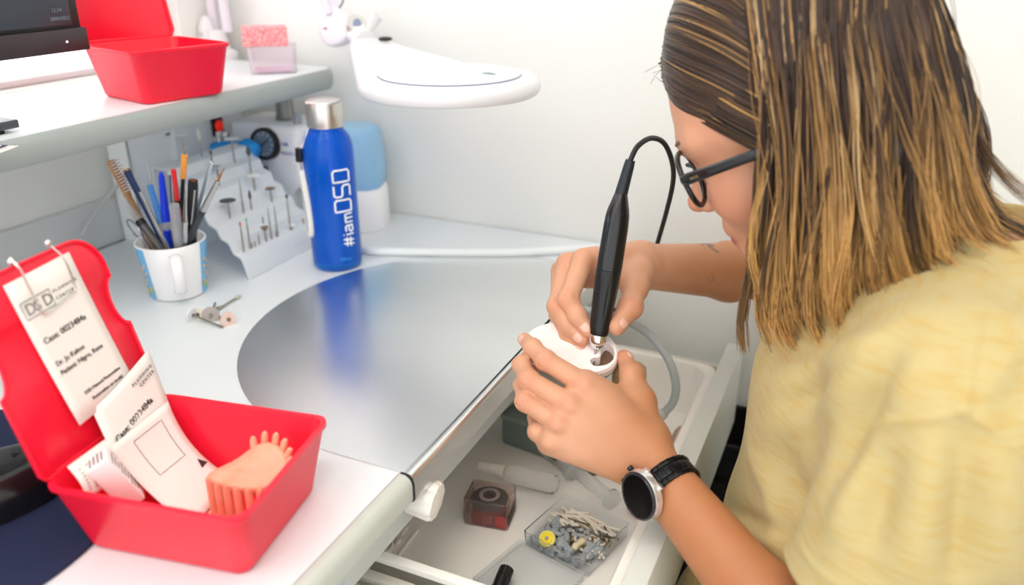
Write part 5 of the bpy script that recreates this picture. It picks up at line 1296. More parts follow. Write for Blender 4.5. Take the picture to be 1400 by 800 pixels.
# ---- left hand (nearer the camera), back of the hand towards the camera
Lm = [(799, 526, .742), (779, 553, .735), (763, 579, .733), (752, 604, .737)]
Lw = [WL+(PD(*m)-WL)*.0 for m in Lm]
across = (PD(*Lm[0])-PD(*Lm[3])).normalized()
for i, m in enumerate(Lm):
    w0 = WL+across*(.012-.008*i)+axL*.006
    body.append(pr_cone(w0, .0178, PD(*m), (.0122, .0124, .0116, .0106)[i], .012))
    body.append(pr_cone(w0+FW*.008, .0150, PD(m[0], m[1], m[2]+.010), .0110, .012))
f = finger([Lm[0], (746, 493, .750), (728, 475, .766), (717, 464, .784)], [.0106, .0092, .0080, .0066]); nail(f, .0068, -FW*.5-RT*.8-DN*.3)
f = finger([Lm[1], (722, 519, .744), (713, 499, .764), (728, 482, .792)], [.0104, .0090, .0080, .0068])
f = finger([Lm[2], (718, 549, .742), (714, 527, .764), (728, 507, .792)], [.0098, .0086, .0076, .0064])
f = finger([Lm[3], (735, 590, .745), (733, 571, .764), (744, 552, .788)], [.0096, .0084, .0072, .0060])
f = finger([(884, 596, .742), (874, 548, .757), (864, 513, .768), (853, 488, .782)], [.0175, .0122, .0100, .0072], .008); nail(f, .0078, -FW*.55+RT*.75-DN*.35, (.0058, .0045))
body.append(pr_cone(PD(872, 552, .757), .0110, PD(805, 533, .750), .0090, .016))        # web between thumb and index
body.append(pr_cone(PD(884, 600, .745), .0150, PD(820, 560, .750), .0120, .016))
# ---- right hand, pen grip on the handpiece
Rm = [(797, 355, .818), (776, 360, .834), (767, 370, .850), (766, 382, .864)]
for i, m in enumerate(Rm):
    w0 = WR+wdR*(-.010+.006*i)
    body.append(pr_cone(w0, .0158, PD(*m), (.0112, .0112, .0104, .0096)[i], .012))
f = finger([Rm[0], (777, 409, .792), (790, 433, .786), (804, 452, .781)], [.0112, .0098, .0086, .0070]); nail(f, .0072, -FW*.9+RT*.1+DN*.35)
f = finger([Rm[1], (762, 419, .802), (777, 446, .794), (796, 464, .787)], [.0110, .0096, .0082, .0068]); nail(f, .0070, -FW*.85+RT*.05+DN*.4)
f = finger([Rm[2], (764, 430, .818), (776, 462, .802), (797, 482, .790)], [.0102, .0090, .0080, .0066]); nail(f, .0068, -FW*.85-RT*.15+DN*.3)
f = finger([Rm[3], (778, 434, .838), (794, 458, .822), (809, 474, .806)], [.0094, .0084, .0074, .0060])
f = finger([(872, 372, .842), (868, 394, .812), (862, 420, .790), (843, 446, .777)], [.0165, .0122, .0110, .0090], .006); nail(f, .0092, -FW*.85-RT*.1+DN*.45, (.0062, .0050))
body.append(pr_cone(PD(866, 380, .835), .0120, PD(808, 362, .830), .0095, .016))
def crease(p, ax, view, r):
    """a shallow skin fold across the back of a joint"""
    ax = Vector(ax).normalized(); v = Vector(view); v = (v-ax*v.dot(ax)).normalized(); t = ax.cross(v)
    for o_ in (-.0024, 0, .0024):
        q = Vector(p)+ax*o_+v*(r*1.04); body.append(pr_cone(q-t*r*.55-v*r*.12, .0004, q+t*r*.55-v*r*.12, .0004, .0016, '-'))
vL = -FW*.8-RT*.5
for j0, j1, j2, r in ((Lm[0], (746, 493, .750), (728, 475, .766), .0096), (Lm[1], (722, 519, .744), (713, 499, .764), .0094), (Lm[2], (718, 549, .742), (714, 527, .764), .0090)):
    crease(PD(*j1), PD(*j2)-PD(*j0), vL, r)
crease(PD(864, 513, .768), PD(853, 488, .782)-PD(874, 548, .757), -FW*.5+RT*.8, .0102)
for j0, j1, j2, r in ((Rm[0], (777, 409, .792), (790, 433, .786), .0100), (Rm[1], (762, 419, .802), (777, 446, .794), .0098), ((868, 394, .812), (862, 420, .790), (843, 446, .777), .0110)):
    crease(PD(*j1), PD(*j2)-PD(*j0), -FW*.9+DN*.1, r)
# tendons and knuckles on the back of the near hand
for i, m in enumerate(Lm):
    k_ = PD(m[0], m[1], m[2]-.007); body.append(pr_ell(k_, (.0075, .0075, .0065), None, .006))
    w0 = WL+across*(.008-.005*i)+axL*.022-FW*.013; body.append(pr_cone(w0, .0030, k_, .0036, .007))
for i, m in enumerate(Rm[:2]):
    k_ = PD(m[0]+1, m[1], m[2]-.006); body.append(pr_ell(k_, (.0075, .0075, .0065), None, .006))
bv, bq = biggest(*sdf_mesh(body, .00115))

def skin_col(P):
    base = np.array(lin((188, 130, 92))); n = len(P); col = np.tile(base, (n, 1))
    
    tan = np.clip((P[:, 0]+.150)/.08, 0, 1)*(P[:, 1] < .60)*(P[:, 2] < .80); col = col*(1-.5*tan[:, None])+.5*tan[:, None]*np.array(lin((178, 112, 70)))  # near forearm warmer: bounced light painted into the skin colour
    fc = np.clip((P[:, 2]-.88)/.02, 0, 1)*(P[:, 1] > .55); col = col*(1-.6*fc[:, None])+.6*fc[:, None]*np.array(lin((216, 160, 132)))
    hnd = np.clip((-.150-P[:, 0])/.05, 0, 1)*(P[:, 2] < .90); col = col*(1-.65*hnd[:, None])+.65*hnd[:, None]*np.array(lin((222, 170, 140)))
    rng = np.sin(P[:, 0]*190)*np.sin(P[:, 1]*170+1)*np.sin(P[:, 2]*210+2); col *= (1+.03*rng)[:, None]
    def blend(c, r, rgb, amt):
        d = np.linalg.norm(P-V3(c), axis=1); w_ = np.clip(1-d/r, 0, 1)**1.2*amt
        col[:] = col*(1-w_[:, None])+np.array(lin(rgb))*w_[:, None]
    # rosy knuckles and fingertips
    for j in [(797, 529, .735), (779, 554, .728), (764, 578, .727), (746, 493, .745), (722, 519, .738), (718, 549, .736), (777, 409, .786), (762, 419, .796), (862, 420, .784), (797, 355, .81), (776, 360, .826)]: blend(PD(*j), .014, (214, 132, 104), .5)
    for j in [(717, 464, .784), (853, 488, .780), (804, 452, .781), (796, 464, .787), (797, 482, .790), (843, 446, .777)]: blend(PD(*j), .013, (222, 140, 116), .5)
    # face: nose, cheek and lips
    blend(H(.104, -.062, 0), .020, (200, 108, 86), .45)
    for s in (-1, 1): blend(H(.062, -.062, s*.046), .034, (200, 118, 92), .4)
    q = (P-V3(HC))@HM3; lipm = (q[:, 0] > .066) & (q[:, 0] < .10) & (q[:, 1] < -.0865) & (q[:, 1] > -.1085) & (np.abs(q[:, 2]) < .023)
    dl = np.sqrt(((q[:, 1]+.0968)/.0100)**2+(q[:, 2]/.0235)**2); w_ = np.clip((1.05-dl)/.2, 0, 1)*lipm*.8
    col[:] = col*(1-w_[:, None])+np.array(lin((176, 82, 82)))*w_[:, None]
    for s in (-1, 1):
        dl = np.sqrt(((q[:, 1]+.034)/.014)**2+((q[:, 2]-s*.031)/.018)**2); w_ = np.clip((1-dl)/.4, 0, 1)*(q[:, 0] > .06)*(q[:, 0] < .1)*.35
        col[:] = col*(1-w_[:, None])+np.array(lin((196, 134, 112)))*w_[:, None]
    # small tattoos on the far forearm
    def tattoo(strokes):
        for a, b, wid in strokes:
            a, b = np.array(a, float), np.array(b, float); ba = b-a
            k_ = P-V3(CAM); z = k_@V3(FW); px = np.stack([700+FPX*(k_@V3(RT))/z, 400+FPX*(k_@V3(DN))/z], 1)
            t = np.clip(((px-a)@ba)/(ba@ba), 0, 1); d = np.linalg.norm(px-a-t[:, None]*ba, axis=1)
            w_ = np.clip((wid-d)/1.0, 0, 1)*((z > .88) & (z < 1.02) & (px[:, 0] > 940))*.72
            col[:] = col*(1-w_[:, None])+np.array(lin((84, 76, 74)))*w_[:, None]
    tattoo([((952, 327), (972, 331), 1.8), ((958, 331), (975, 336), 2.0), ((968, 336), (982, 345), 1.9), ((954, 329), (962, 336), 1.2), ((972, 374), (977, 382), 1.0), ((977, 382), (970, 386), .9), ((970, 386), (967, 379), .8)])
    return col
SKIN = mat('skin', (232, 184, 154), .45, spec=.4, sss=.18, attr='Col', bump=(900, .05))
bobj = mesh_obj('body', bv, bq, SKIN, per, skin_col(bv), label='skin of face, arms and hands')
NAILM = mat('fingernail', (228, 180, 160), .2, coat=.3)
for c, d, v, (l_, w_) in NAILS:
    g = G(); g.ball(c, (l_, w_, .0016), frame((0, 0, 0), d, z=v), 16, 10); obj('fingernail', g, NAILM, per, sharp=None)
# eyebrow, lashes
g = G(); eb = [H(.0945, -.0085, .016), H(.0928, -.0055, .025), H(.0862, -.0035, .036), H(.074, -.005, .048)]
g.tube(catmull(eb, 6), [.0020*math.sin(PI*min(.96, max(.05, i/18))) for i in range(19)], 8, flat=(1, .6)); obj('eyebrow', g, mat('brow_hair', (112, 86, 66), .8), per)
g = G(); g.tube(catmull([H(.0705, -.0405, .045), H(.0790, -.0425, .036), H(.0795, -.0425, .027), H(.0735, -.040, .019)], 5), .0006, 6); obj('eyelash', g, mat('lash', (50, 38, 34), .8), per)
# ---- spectacles
gl = thing('x', None, None, (0, 0, 0)); bpy.data.objects.remove(gl)
FRM = mat('spectacle_black', (14, 14, 15), .22, coat=.2)
def lens_pt(s, a, k=1.0):
    w_, h_ = .0262*k, .0225*k
    ca, sa = math.cos(a), math.sin(a); e = .82
    x = math.copysign(abs(ca)**e, ca)*w_; y = math.copysign(abs(sa)**e, sa)*h_
    return H(.0905-.10*max(0, x+.01)+.06*y, -.0345+y, s*(.0350+x))
sp_obj = obj('spectacles', (lambda g: (g.tube([H(.0912, -.030, -.0085), H(.0985, -.0275, 0), H(.0912, -.030, .0085)], .0019, 8), g)[1])(G()), FRM, per)
for s in (-1, 1):
    g = G(); g.tube([lens_pt(s, a) for a in np.linspace(0, 2*PI, 49)], .0023, 10, cap=False); obj('rim', g, FRM, sp_obj, sharp=None)
    g = G(); pts = [lens_pt(s, a, .97) for a in np.linspace(0, 2*PI, 41)[:-1]]; cl = sum(pts, Vector())/40
    g.raw(pts+[p+HF*.0012 for p in pts], [list(range(40))[::-1], list(range(40, 80))]+[(i, (i+1) % 40, 40+(i+1) % 40, 40+i) for i in range(40)]); obj('lens', g, mat('lens_glass', (250, 252, 255), .0, trans=1, ior=1.02, spec=.5), sp_obj, smooth=False)
    hg = lens_pt(s, R(8), 1.02)
    g = G(); g.tube([hg+HF*.001, H(.083, -.0290, s*.0665), H(.060, -.0285, s*.0735), H(.025, -.0285, s*.0790), H(-.005, -.030, s*.0800)], [.0036, .0038, .0034, .0033, .0033], 8, flat=(1.25, .6), up=tuple(HU)); obj('temple', g, FRM, sp_obj)
g = G(); add_text(g, 'NORTHWEEK', .0031, frame(H(.079, -.0300, .0716), -HF*.98+HS*.18*-1*-1, z=HS), depth=.0002); obj('temple_lettering', g, mat('gold_print', (150, 132, 90), .4, .6), sp_obj, smooth=False)

# ---- wristwatch
wc = WL-axL*.030
nW2 = nW; side = axL.cross(nW2).normalized()
wt_ = obj('wristwatch', (lambda g: (g.lathe([(0, -.0045), (.0195, -.0045), (.0222, -.002), (.0226, .002), (.0215, .0048), (.0195, .0052), (0, .0052)], along(wc+nW2*.0285, wc+nW2*.05), 56), g)[1])(G()), mat('watch_silver', (222, 220, 220), .22, .75), per, sharp=40, label='black faced wristwatch with silver case and black link strap')
WM = along(wc+nW2*.0285, wc+nW2*.05)
g = G(); g.lathe([(.0212, .0046), (.0212, .0060), (.0196, .0070), (.0180, .0062), (.0180, .0054)], WM, 56, cap=False); obj('bezel', g, mat('bezel_black', (24, 26, 32), .2, coat=.3), wt_)
g = G(); g.lathe([(.0186, .0058), (.0186, .0064), (0, .0066)], WM, 56); obj('watch_face', g, mat('screen_black', (6, 6, 7), .12, spec=.35), wt_)
for s in (-1, 1):
    for q in (-1, 1):
        p = wc+nW2*.0275+side*(.0175*q)+axL*(.009*s); g = G(); g.tube([p-side*(.006*q)+nW2*.003, p+side*(.004*q)-nW2*.002], .0038, 10, flat=(.8, 1)); obj('lug', g, mat('watch_silver', (222, 220, 220), .22, .75), wt_)
for q, aa in ((1, 0.35), (-1, 0.35)):
    p = wc+nW2*.0285+axL*.0215+side*(.008*q); g = G(); g.tube([p, p+axL*.003], .0028, 12); obj('push_button', g, mat('bezel_black', (24, 26, 32), .2, coat=.3), wt_)
g = G(); rw_, rn_ = .0278, .0268
LK = mat('link_black', (22, 22, 23), .25, .6)
for i in range(22):
    a = R(38+ (360-76)*i/21); da = R(284/21)*.5
    c = wc+side*(rw_*math.sin(a))+nW2*(rn_*math.cos(a)); t = (side*(rw_*math.cos(a))-nW2*(rn_*math.sin(a))).normalized(); n = t.cross(axL).normalized()
    Mk = frame((0, 0, 0), t, z=n)
    half = .0037
    sh_ = .0018 if i % 1 == 0 else 0
    g2 = G(); g2.box(c, (half*1.9, .0088, .0030), Mk, bev=.0009)
    c2 = c+t*half
    for s in (-1, 1): g2.box(c2+axL*(s*.0070), (half*1.9, .0048, .0030), Mk, bev=.0009)
    obj('strap_link', g2, LK, wt_)
# ============================================================ T-SHIRT
def inside(p): return tuple(p)
shp = [pr_ell((.048, YM0, .80), (.112, .148, .125), None, .03), pr_ell((.060, YM0, .63), (.135, .160, .19), None, .05),
       pr_cone((.068, .545, .880), .056, (.068, .815, .880), .056, .04), pr_ell((.105, YM0, .87), (.088, .150, .082), None, .04), pr_cone((.085, YM0, .905), .060, (.078, YM0, .928), .056, .03),
       pr_ell((.090, YM0, .50), (.150, .175, .12), None, .06), pr_ell((.005, YM0-.01, .515), (.118, .140, .055), None, .05)]
SEL, SER = SHL.lerp(EL, .56), SHR.lerp(ER, .60)
torso = list(shp); slv = [pr_cone(SHL+Vector((-.002, .004, -.004)), .062, SEL, .064, .035), pr_cone(SHR, .060, SER, .060, .03)]
shp += slv
def march(x, y, prims):
    k = ray(x, y).normalized(); t = .25
    for _ in range(90):
        d = sdf_eval(prims, np.array([CAM+k*t]))[0]
        if d < .0004: return CAM+k*t
        t += d*.8
        if t > 1.6: return None
    return CAM+k*t
base_shirt = list(shp)
FOLDS = []
def fold(pts, w, amp):
    P = [march(x, y, base_shirt) for x, y in pts]; P = [p for p in P if p is not None]
    if len(P) > 1: FOLDS.append((np.array([tuple(p) for p in catmull(P, 6)]), w, amp))
# ridges (+) and hollows (-) of the draped knit
fold([(1052, 530), (1120, 512), (1190, 480), (1262, 438)], .016, .0075)
fold([(1045, 500), (1110, 480), (1180, 450)], .012, -.003)
fold([(1040, 590), (1110, 570), (1165, 530), (1215, 485)], .013, .0045)
fold([(1075, 555), (1130, 535), (1185, 498)], .009, -.004)
fold([(1022, 610), (1050, 660), (1062, 720), (1058, 780)], .016, .006)
fold([(1075, 610), (1090, 670), (1082, 740)], .014, -.005)
fold([(1238, 462), (1205, 515), (1180, 560), (1160, 612), (1140, 660)], .012, -.010)
fold([(1285, 455), (1250, 515), (1215, 560)], .016, .005)
fold([(1290, 585), (1266, 660), (1246, 740), (1236, 800)], .020, .008)
fold([(1345, 600), (1364, 680), (1374, 760), (1378, 800)], .022, .010)
fold([(1318, 575), (1316, 640), (1312, 720), (1308, 800)], .011, -.010)
fold([(1182, 620), (1160, 690), (1138, 745)], .014, .006)
fold([(1225, 610), (1206, 690), (1190, 760)], .013, -.008)
fold([(1000, 705), (1035, 735), (1080, 752)], .010, .005)
fold([(990, 690), (1030, 712), (1075, 722)], .008, -.004)
fold([(975, 760), (1010, 775), (1060, 785)], .010, .004)
fold([(1395, 430), (1372, 480), (1340, 540)], .018, .006)
fold([(1362, 430), (1345, 480), (1325, 530)], .010, -.005)
fold([(1400, 480), (1385, 540), (1350, 575)], .012, -.005)
# seams
for pts in ([(1342, 420), (1332, 470), (1323, 520), (1315, 562)], [(1164, 606), (1178, 590), (1210, 578), (1262, 572), (1315, 562)], [(1315, 562), (1345, 578), (1372, 600), (1400, 616)]): fold(pts, .0028, .0026)
# the sleeves are open: hollow out the ends round the arms
dL = (EL-SHL).normalized(); dR = (ER-SHR).normalized()
def cut_plane(c, n):
    n = V3(n); c = V3(c)
    return dict(f=lambda P: -((P-c)@n), c=c+n*.25, R=.25, k=.003, op='-')
class _: pass
def sleeve_end(end, d, r):
    c = V3(end+d*.012); n = V3(d)
    def f(P):
        q = P-c; a = q@n; rr = np.linalg.norm(q-a[:, None]*n, axis=1)
        return np.maximum(-a, rr-(r+.035))
    return dict(f=f, c=c+n*.05, R=.11, k=.004, op='-')
shp = list(slv)
shp.append(sleeve_end(SEL, dL, .064)); shp.append(sleeve_end(SER, dR, .060))
for end, d, r in ((SEL, dL, .0585), (SER, dR, .0545)): shp.append(pr_cone(end-d*.03, r*.72, end+d*.05, r, .004, '-'))
def torus(c, n, R_, r, k=.003):
    c, n = V3(c), V3(n)
    def f(P):
        q = P-c; a = q@n; rr = np.linalg.norm(q-a[:, None]*n, axis=1); return np.hypot(rr-R_, a)-r
    return dict(f=f, c=c, R=R_+r, k=k, op='+')
shp.append(torus(SEL+dL*.009, dL, .0615, .0032, .004)); shp.append(torus(SEL-dL*.010, dL, .0637, .0016, .003)); shp.append(torus(SER+dR*.009, dR, .0575, .0032, .004))
shp += torso
nk = Vector((-.42, 0, .9)).normalized(); shp.append(torus(Vector((.078, YM0, .935)), nk, .060, .006, .006))
shp.append(pr_ell((.078, YM0, .965), (.054, .054, .045), None, .004, '-'))
sv, sq = biggest(*sdf_mesh(shp, .0022))
def vnormals(v, q):
    n = np.cross(v[q[:, 2]]-v[q[:, 0]], v[q[:, 3]]-v[q[:, 1]]); o_ = np.zeros_like(v)
    for k in range(4): np.add.at(o_, q[:, k], n)
    return o_/(np.linalg.norm(o_, axis=1)[:, None]+1e-12)
nv = vnormals(sv, sq); disp = np.zeros(len(sv))
for pl, w_, amp in FOLDS:
    near = np.nonzero((np.abs(sv-pl.mean(0)) < np.ptp(pl, axis=0)/2+3*w_).all(1))[0]
    if not len(near): continue
    best = np.full(len(near), 9.); bt = np.zeros(len(near)); Pn = sv[near]; m_s = len(pl)-1
    for i in range(m_s):
        a_, b_ = pl[i], pl[i+1]; ba = b_-a_; t_ = np.clip(((Pn-a_)@ba)/(ba@ba+1e-12), 0, 1); d_ = np.linalg.norm(Pn-a_-t_[:, None]*ba, axis=1)
        up_ = d_ < best; best[up_] = d_[up_]; bt[up_] = ((i+t_)/m_s)[up_]
    tap = np.ones(len(near)) if w_ < .004 else np.clip(np.sin(PI*np.clip(bt*.9+.05, 0, 1)), 0, 1)**.7
    disp[near] += (1.25 if w_ > .004 else 1)*amp*np.exp(-(best/w_)**2)*tap
sv = sv+nv*np.clip(disp, -.0105, .0115)[:, None]
m = mat('yellow_knit', (190, 172, 120), .88, sheen=.08, noise=(46, (188, 156, 86), .46, .80, (1, 1, 7)), bump=(420, .25, (1, 1, 3)))
shirt = mesh_obj('t_shirt', sv, sq, m, per, None, 'pale yellow slub knit t-shirt', smooth_it=2)

# ---- trousers and shoes (seated legs below the drawer)
tr = [pr_ell((.11, YM0, .462), (.130, .158, .070), None, .04)]
for s in (-1, 1):
    y = YM0+s*.095
    kn = (-.345 if s > 0 else -.20, y+s*.04, .455); an = (kn[0]+.03, y+s*.04, .085)
    tr += [pr_cone((.09, y, .450), .070, kn, .054, .03), pr_cone(kn, .056, an, .042, .02)]
tv, tq = sdf_mesh(tr, .006)
mesh_obj('trousers', tv, tq, mat('black_denim', (30, 30, 32), .85, noise=(300, (40, 40, 44), .4, .7)), per, None, 'black trousers', smooth_it=1)
for s in (-1, 1):
    y = YM0+s*.135; x = (-.315 if s > 0 else -.17)
    sv_, sq_ = sdf_mesh([pr_cone((x+.02, y, .045), .042, (x-.13, y+s*.02, .032), .030, .02), pr_cone((x, y, .06), .040, (x, y, .10), .042, .02)], .005)
    sv_[:, 2] = np.maximum(sv_[:, 2], .0)
    mesh_obj('shoe', sv_, sq_, mat('shoe_white', (226, 226, 222), .5), per)

# ============================================================ HAIR
CURT = [  # near-side curtain, front to back: picture points and the depth plane y of each
 [(1026, -40, .640), (1027, 20, .612), (1034, 110, .598), (1046, 205, .596), (1046, 290, .596), (1030, 380, .598), (1030, 445, .600), (1048, 497, .604)],
 [(1062, -40, .638), (1066, 60, .600), (1072, 160, .592), (1076, 270, .590), (1066, 370, .590), (1062, 440, .590), (1090, 486, .594)],
 [(1105, -40, .636), (1112, 60, .598), (1122, 170, .589), (1130, 280, .586), (1128, 370, .586), (1130, 430, .586), (1150, 468, .590)],
 [(1150, -40, .636), (1162, 60, .598), (1176, 170, .588), (1184, 270, .586), (1186, 350, .586), (1196, 410, .586), (1226, 446, .590)],
 [(1195, -40, .638), (1212, 60, .602), (1228, 160, .592), (1236, 250, .588), (1240, 320, .588), (1256, 376, .590), (1296, 402, .596)],
 [(1238, -40, .645), (1260, 60, .618), (1278, 140, .606), (1286, 220, .600), (1292, 280, .598), (1312, 330, .602), (1352, 356, .606)],
 [(1268, -40, .660), (1298, 60, .640), (1315, 130, .632), (1321, 200, .626), (1328, 250, .624), (1348, 298, .626), (1390, 326, .630)],
 [(1272, -40, .685), (1304, 60, .682), (1324, 130, .680), (1331, 195, .678), (1340, 250, .678), (1360, 290, .678), (1402, 314, .680)],
]
CURT3 = [[np.array(PY(*p)) for p in row] for row in CURT]
def resamp(P, n):
    P = [Vector(p) for p in P]; c = catmull(P, 8); L = np.cumsum([0]+[(c[i+1]-c[i]).length for i in range(len(c)-1)]); t = np.linspace(0, L[-1], n)
    A_ = np.array([tuple(p) for p in c]); return np.stack([np.interp(t, L, A_[:, k]) for k in range(3)], 1)
NP = 22
CU = np.array([resamp(r, NP) for r in CURT3])
FRONT = [  # strands drawn back from the hairline at the forehead
 [(913, 116, .672), (930, 134, .650), (965, 156, .626), (1005, 180, .610), (1046, 204, .600)],
 [(907, 98, .677), (930, 112, .648), (970, 138, .620), (1010, 162, .606), (1052, 186, .598)],
 [(907, 78, .680), (935, 88, .648), (975, 112, .618), (1015, 138, .604), (1056, 160, .597)],
 [(914, 58, .682), (945, 62, .650), (985, 82, .620), (1022, 108, .604), (1060, 134, .597)],
 [(930, 36, .683), (960, 36, .652), (998, 52, .624), (1032, 76, .606), (1064, 106, .598)],
 [(955, 14, .684), (982, 10, .655), (1012, 22, .630), (1042, 46, .610), (1068, 78, .600)],
 [(980, -10, .685), (1004, -18, .660), (1028, -8, .636), (1052, 16, .614), (1074, 50, .602)],
]
FRp = [[np.array(PY(*p)) for p in row] for row in FRONT]
FR = np.array([resamp(r, NP) for r in FRp])
ROOTC = np.array([-.075, YM0, 1.05])
NCL = 64
hv, hq, hc = [], [], []
DARK, MID, GOLD, LIGHT = [np.array(lin(c)) for c in ((42, 29, 23), (78, 55, 39), (216, 165, 96), (222, 184, 128))]
rg = np.random.default_rng(3)
def lerp_guides(Gd, s):
    x = s*(len(Gd)-1); i = min(int(x), len(Gd)-2); f = x-i; return Gd[i]*(1-f)+Gd[i+1]*f
NV = [0]
def ribbon(P, rad, col, flat=.45, seg=4):
    """a tapering lock of hair along P"""
    n = len(P); T = np.gradient(P, axis=0); T /= np.linalg.norm(T, axis=1)[:, None]+1e-9
    out = P-np.array([P[:, 0]*0+ROOTC[0], P[:, 1]*0+ROOTC[1], P[:, 2]]).T
    out /= np.linalg.norm(out, axis=1)[:, None]+1e-9
    nrm = out-T*(out*T).sum(1)[:, None]; nrm /= np.linalg.norm(nrm, axis=1)[:, None]+1e-9; bi = np.cross(T, nrm)
    V = []
    for k in range(seg):
        a = 2*PI*k/seg; V.append(P+bi*(rad*math.cos(a))[:, None]+nrm*(rad*flat*math.sin(a))[:, None])
    V = np.stack(V, 1).reshape(-1, 3); base = NV[0]
    hv.append(V); hc.append(np.repeat(col, seg, axis=0)); NV[0] += len(V)
    i = np.arange(n-1)[:, None]; k = np.arange(seg)[None]; a = base+i*seg+k; b = base+i*seg+(k+1) % seg
    hq.append(np.stack([a, b, b+seg, a+seg], -1).reshape(-1, 4))
class Clump:
    def __init__(c, s):
        c.s = s; c.hl = rg.uniform(); c.om = rg.normal(0, .10); c.len = rg.uniform(.80, 1.03); c.ph = rg.uniform(0, 6); c.fr = rg.uniform(.7, 1.7); c.am = abs(rg.normal(0, .0065)); c.tip = rg.normal(.003, .010); c.ty = rg.normal(0, .003); c.dep = abs(rg.normal(0, .14))
CL = [Clump(min(1, max(0, (i+rg.uniform(-.35, .35))/(NCL-1)))) for i in range(NCL)]
def colour(n, s, hl, front=False, om0=0):
    t = np.linspace(0, 1, n)
    om = np.clip((t-.63+om0+rg.normal(0, .05))/.33, 0, 1)**1.1*(.97-.32*max(0, s-.55)/.45)
    if front: om = om*0+.03
    base = (DARK*.85+MID*.15 if hl < .5 else DARK*.45+MID*.55)*(1+rg.normal(0, .14))
    tip = (GOLD*.28+MID*.5 if hl < .42 else GOLD)*(1+rg.normal(0, .12))
    col = base[None]*(1-om[:, None])+tip[None]*om[:, None]
    if hl > .79:
        w_ = np.clip((t-.12)/.25, 0, 1)*rg.uniform(.35, .80); col = col*(1-w_[:, None])+(LIGHT if hl > .88 else GOLD)[None]*w_[:, None]
    return np.clip(col, .003, .9)
tt = np.linspace(0, 1, NP)
CAPC, CAPR = np.array(H(-.012, .024, 0)), np.array([.094, .094, .0765])
def push(P, m):
    """keep strands outside the scalp"""
    for _ in range(4):
        q = (P-CAPC)@HM3; k0 = np.linalg.norm(q/CAPR, axis=1); k1 = np.linalg.norm(q/CAPR**2, axis=1); d = k0*(k0-1)/np.maximum(k1, 1e-9)
        nrm = (q/CAPR**2)@HM3.T; nrm /= np.linalg.norm(nrm, axis=1)[:, None]+1e-9
        P = P+nrm*np.maximum(0, m-d)[:, None]
    return P
def topz(x):
    z = np.linspace(1.0, 1.2, 201); q = (np.stack([z*0+x, z*0+YM0, z], 1)-CAPC)@HM3; k0 = np.linalg.norm(q/CAPR, axis=1); m_ = z[k0 < 1]
    return m_.max()+.002 if len(m_) else 1.06
def add_curtain(s, depth, mirror=False, thick=1.0, cl=None):
    P = lerp_guides(CU, s).copy(); hl = rg.uniform(); om0 = 0
    if cl is not None:
        tight = .74*tt**1.4; P = P*(1-tight[:, None])+lerp_guides(CU, cl.s)*tight[:, None]
        lenf = cl.len*rg.uniform(.95, 1.02); hl = .30*hl+.70*cl.hl if rg.uniform() < .75 else hl; om0 = cl.om; depth = depth+cl.dep*.6
    else: lenf = rg.uniform(.80, .98)
    P = np.array([np.interp(tt*min(lenf, 1), tt, P[:, k]) for k in range(3)]).T
    P[:, 1] += depth*.030*np.sin(np.clip(tt*1.3, 0, 1)*PI/2)
    if cl is not None:
        w_ = cl.am*np.sin(tt*PI*2*cl.fr+cl.ph)*tt**1.2; P[:, 0] += w_*1.2; P[:, 1] += w_*.5; P[:, 0] += cl.tip*tt**2.5; P[:, 1] += cl.ty*tt**2
    P[:, 0] += rg.normal(0, .0022)*tt**2+rg.normal(0, .0012)*np.sin(tt*PI*rg.uniform(1, 3)); P[:, 1] += rg.normal(0, .0016)*tt+rg.normal(0, .0006); P[:, 2] += rg.normal(0, .002)*tt**2
    if mirror: P[:, 1] = 2*YM0-P[:, 1]
    # from the parting along the crown, over the curve of the head
    rx = min(P[0, 0]*.8-.006, .010+rg.uniform(-.012, .004)); sg = -1 if not mirror else 1
    A0 = np.array([rx, YM0+sg*.004, topz(rx)]); A2 = P[2]; Am = np.array([rx*.6+A2[0]*.4, (A0[1]+A2[1])/2+sg*.018, max(A0[2], A2[2])*.55+min(A0[2], A2[2])*.45+.012])
    hd6 = [A0*(1-u)**2+Am*2*u*(1-u)+A2*u*u for u in np.linspace(0, .92, 7)]
    Q = np.vstack([hd6, P[2:]])
    Q = push(Q, (.0040+rg.uniform(0, .0045)) if cl is not None else (.0008+rg.uniform(0, .0016))); n = len(Q); t = np.linspace(0, 1, n)
    rad = thick*rg.uniform(.0005, .0013)*(1-t**3*.85)*(.6+.4*np.sin(np.clip(t*2, 0, 1)*PI/2))
    ribbon(Q, rad, colour(n, s, hl, om0=om0))
for i in range(3000):
    s = rg.uniform(0, 1) if i < 2500 else rg.uniform(.78, 1); cl = min(CL, key=lambda c: abs(c.s-s)); add_curtain(s, abs(rg.normal(0, .14)), cl=cl)
for i in range(800): add_curtain(rg.uniform(.0, 1), rg.uniform(.3, 1.0), thick=1.6)
for i in range(420): add_curtain(rg.uniform(0, .55)**1.0, rg.uniform(0, .8), mirror=True, thick=1.8)
for i in range(300): add_curtain(rg.uniform(.5, 1), rg.uniform(0, .6), mirror=True, thick=1.9)
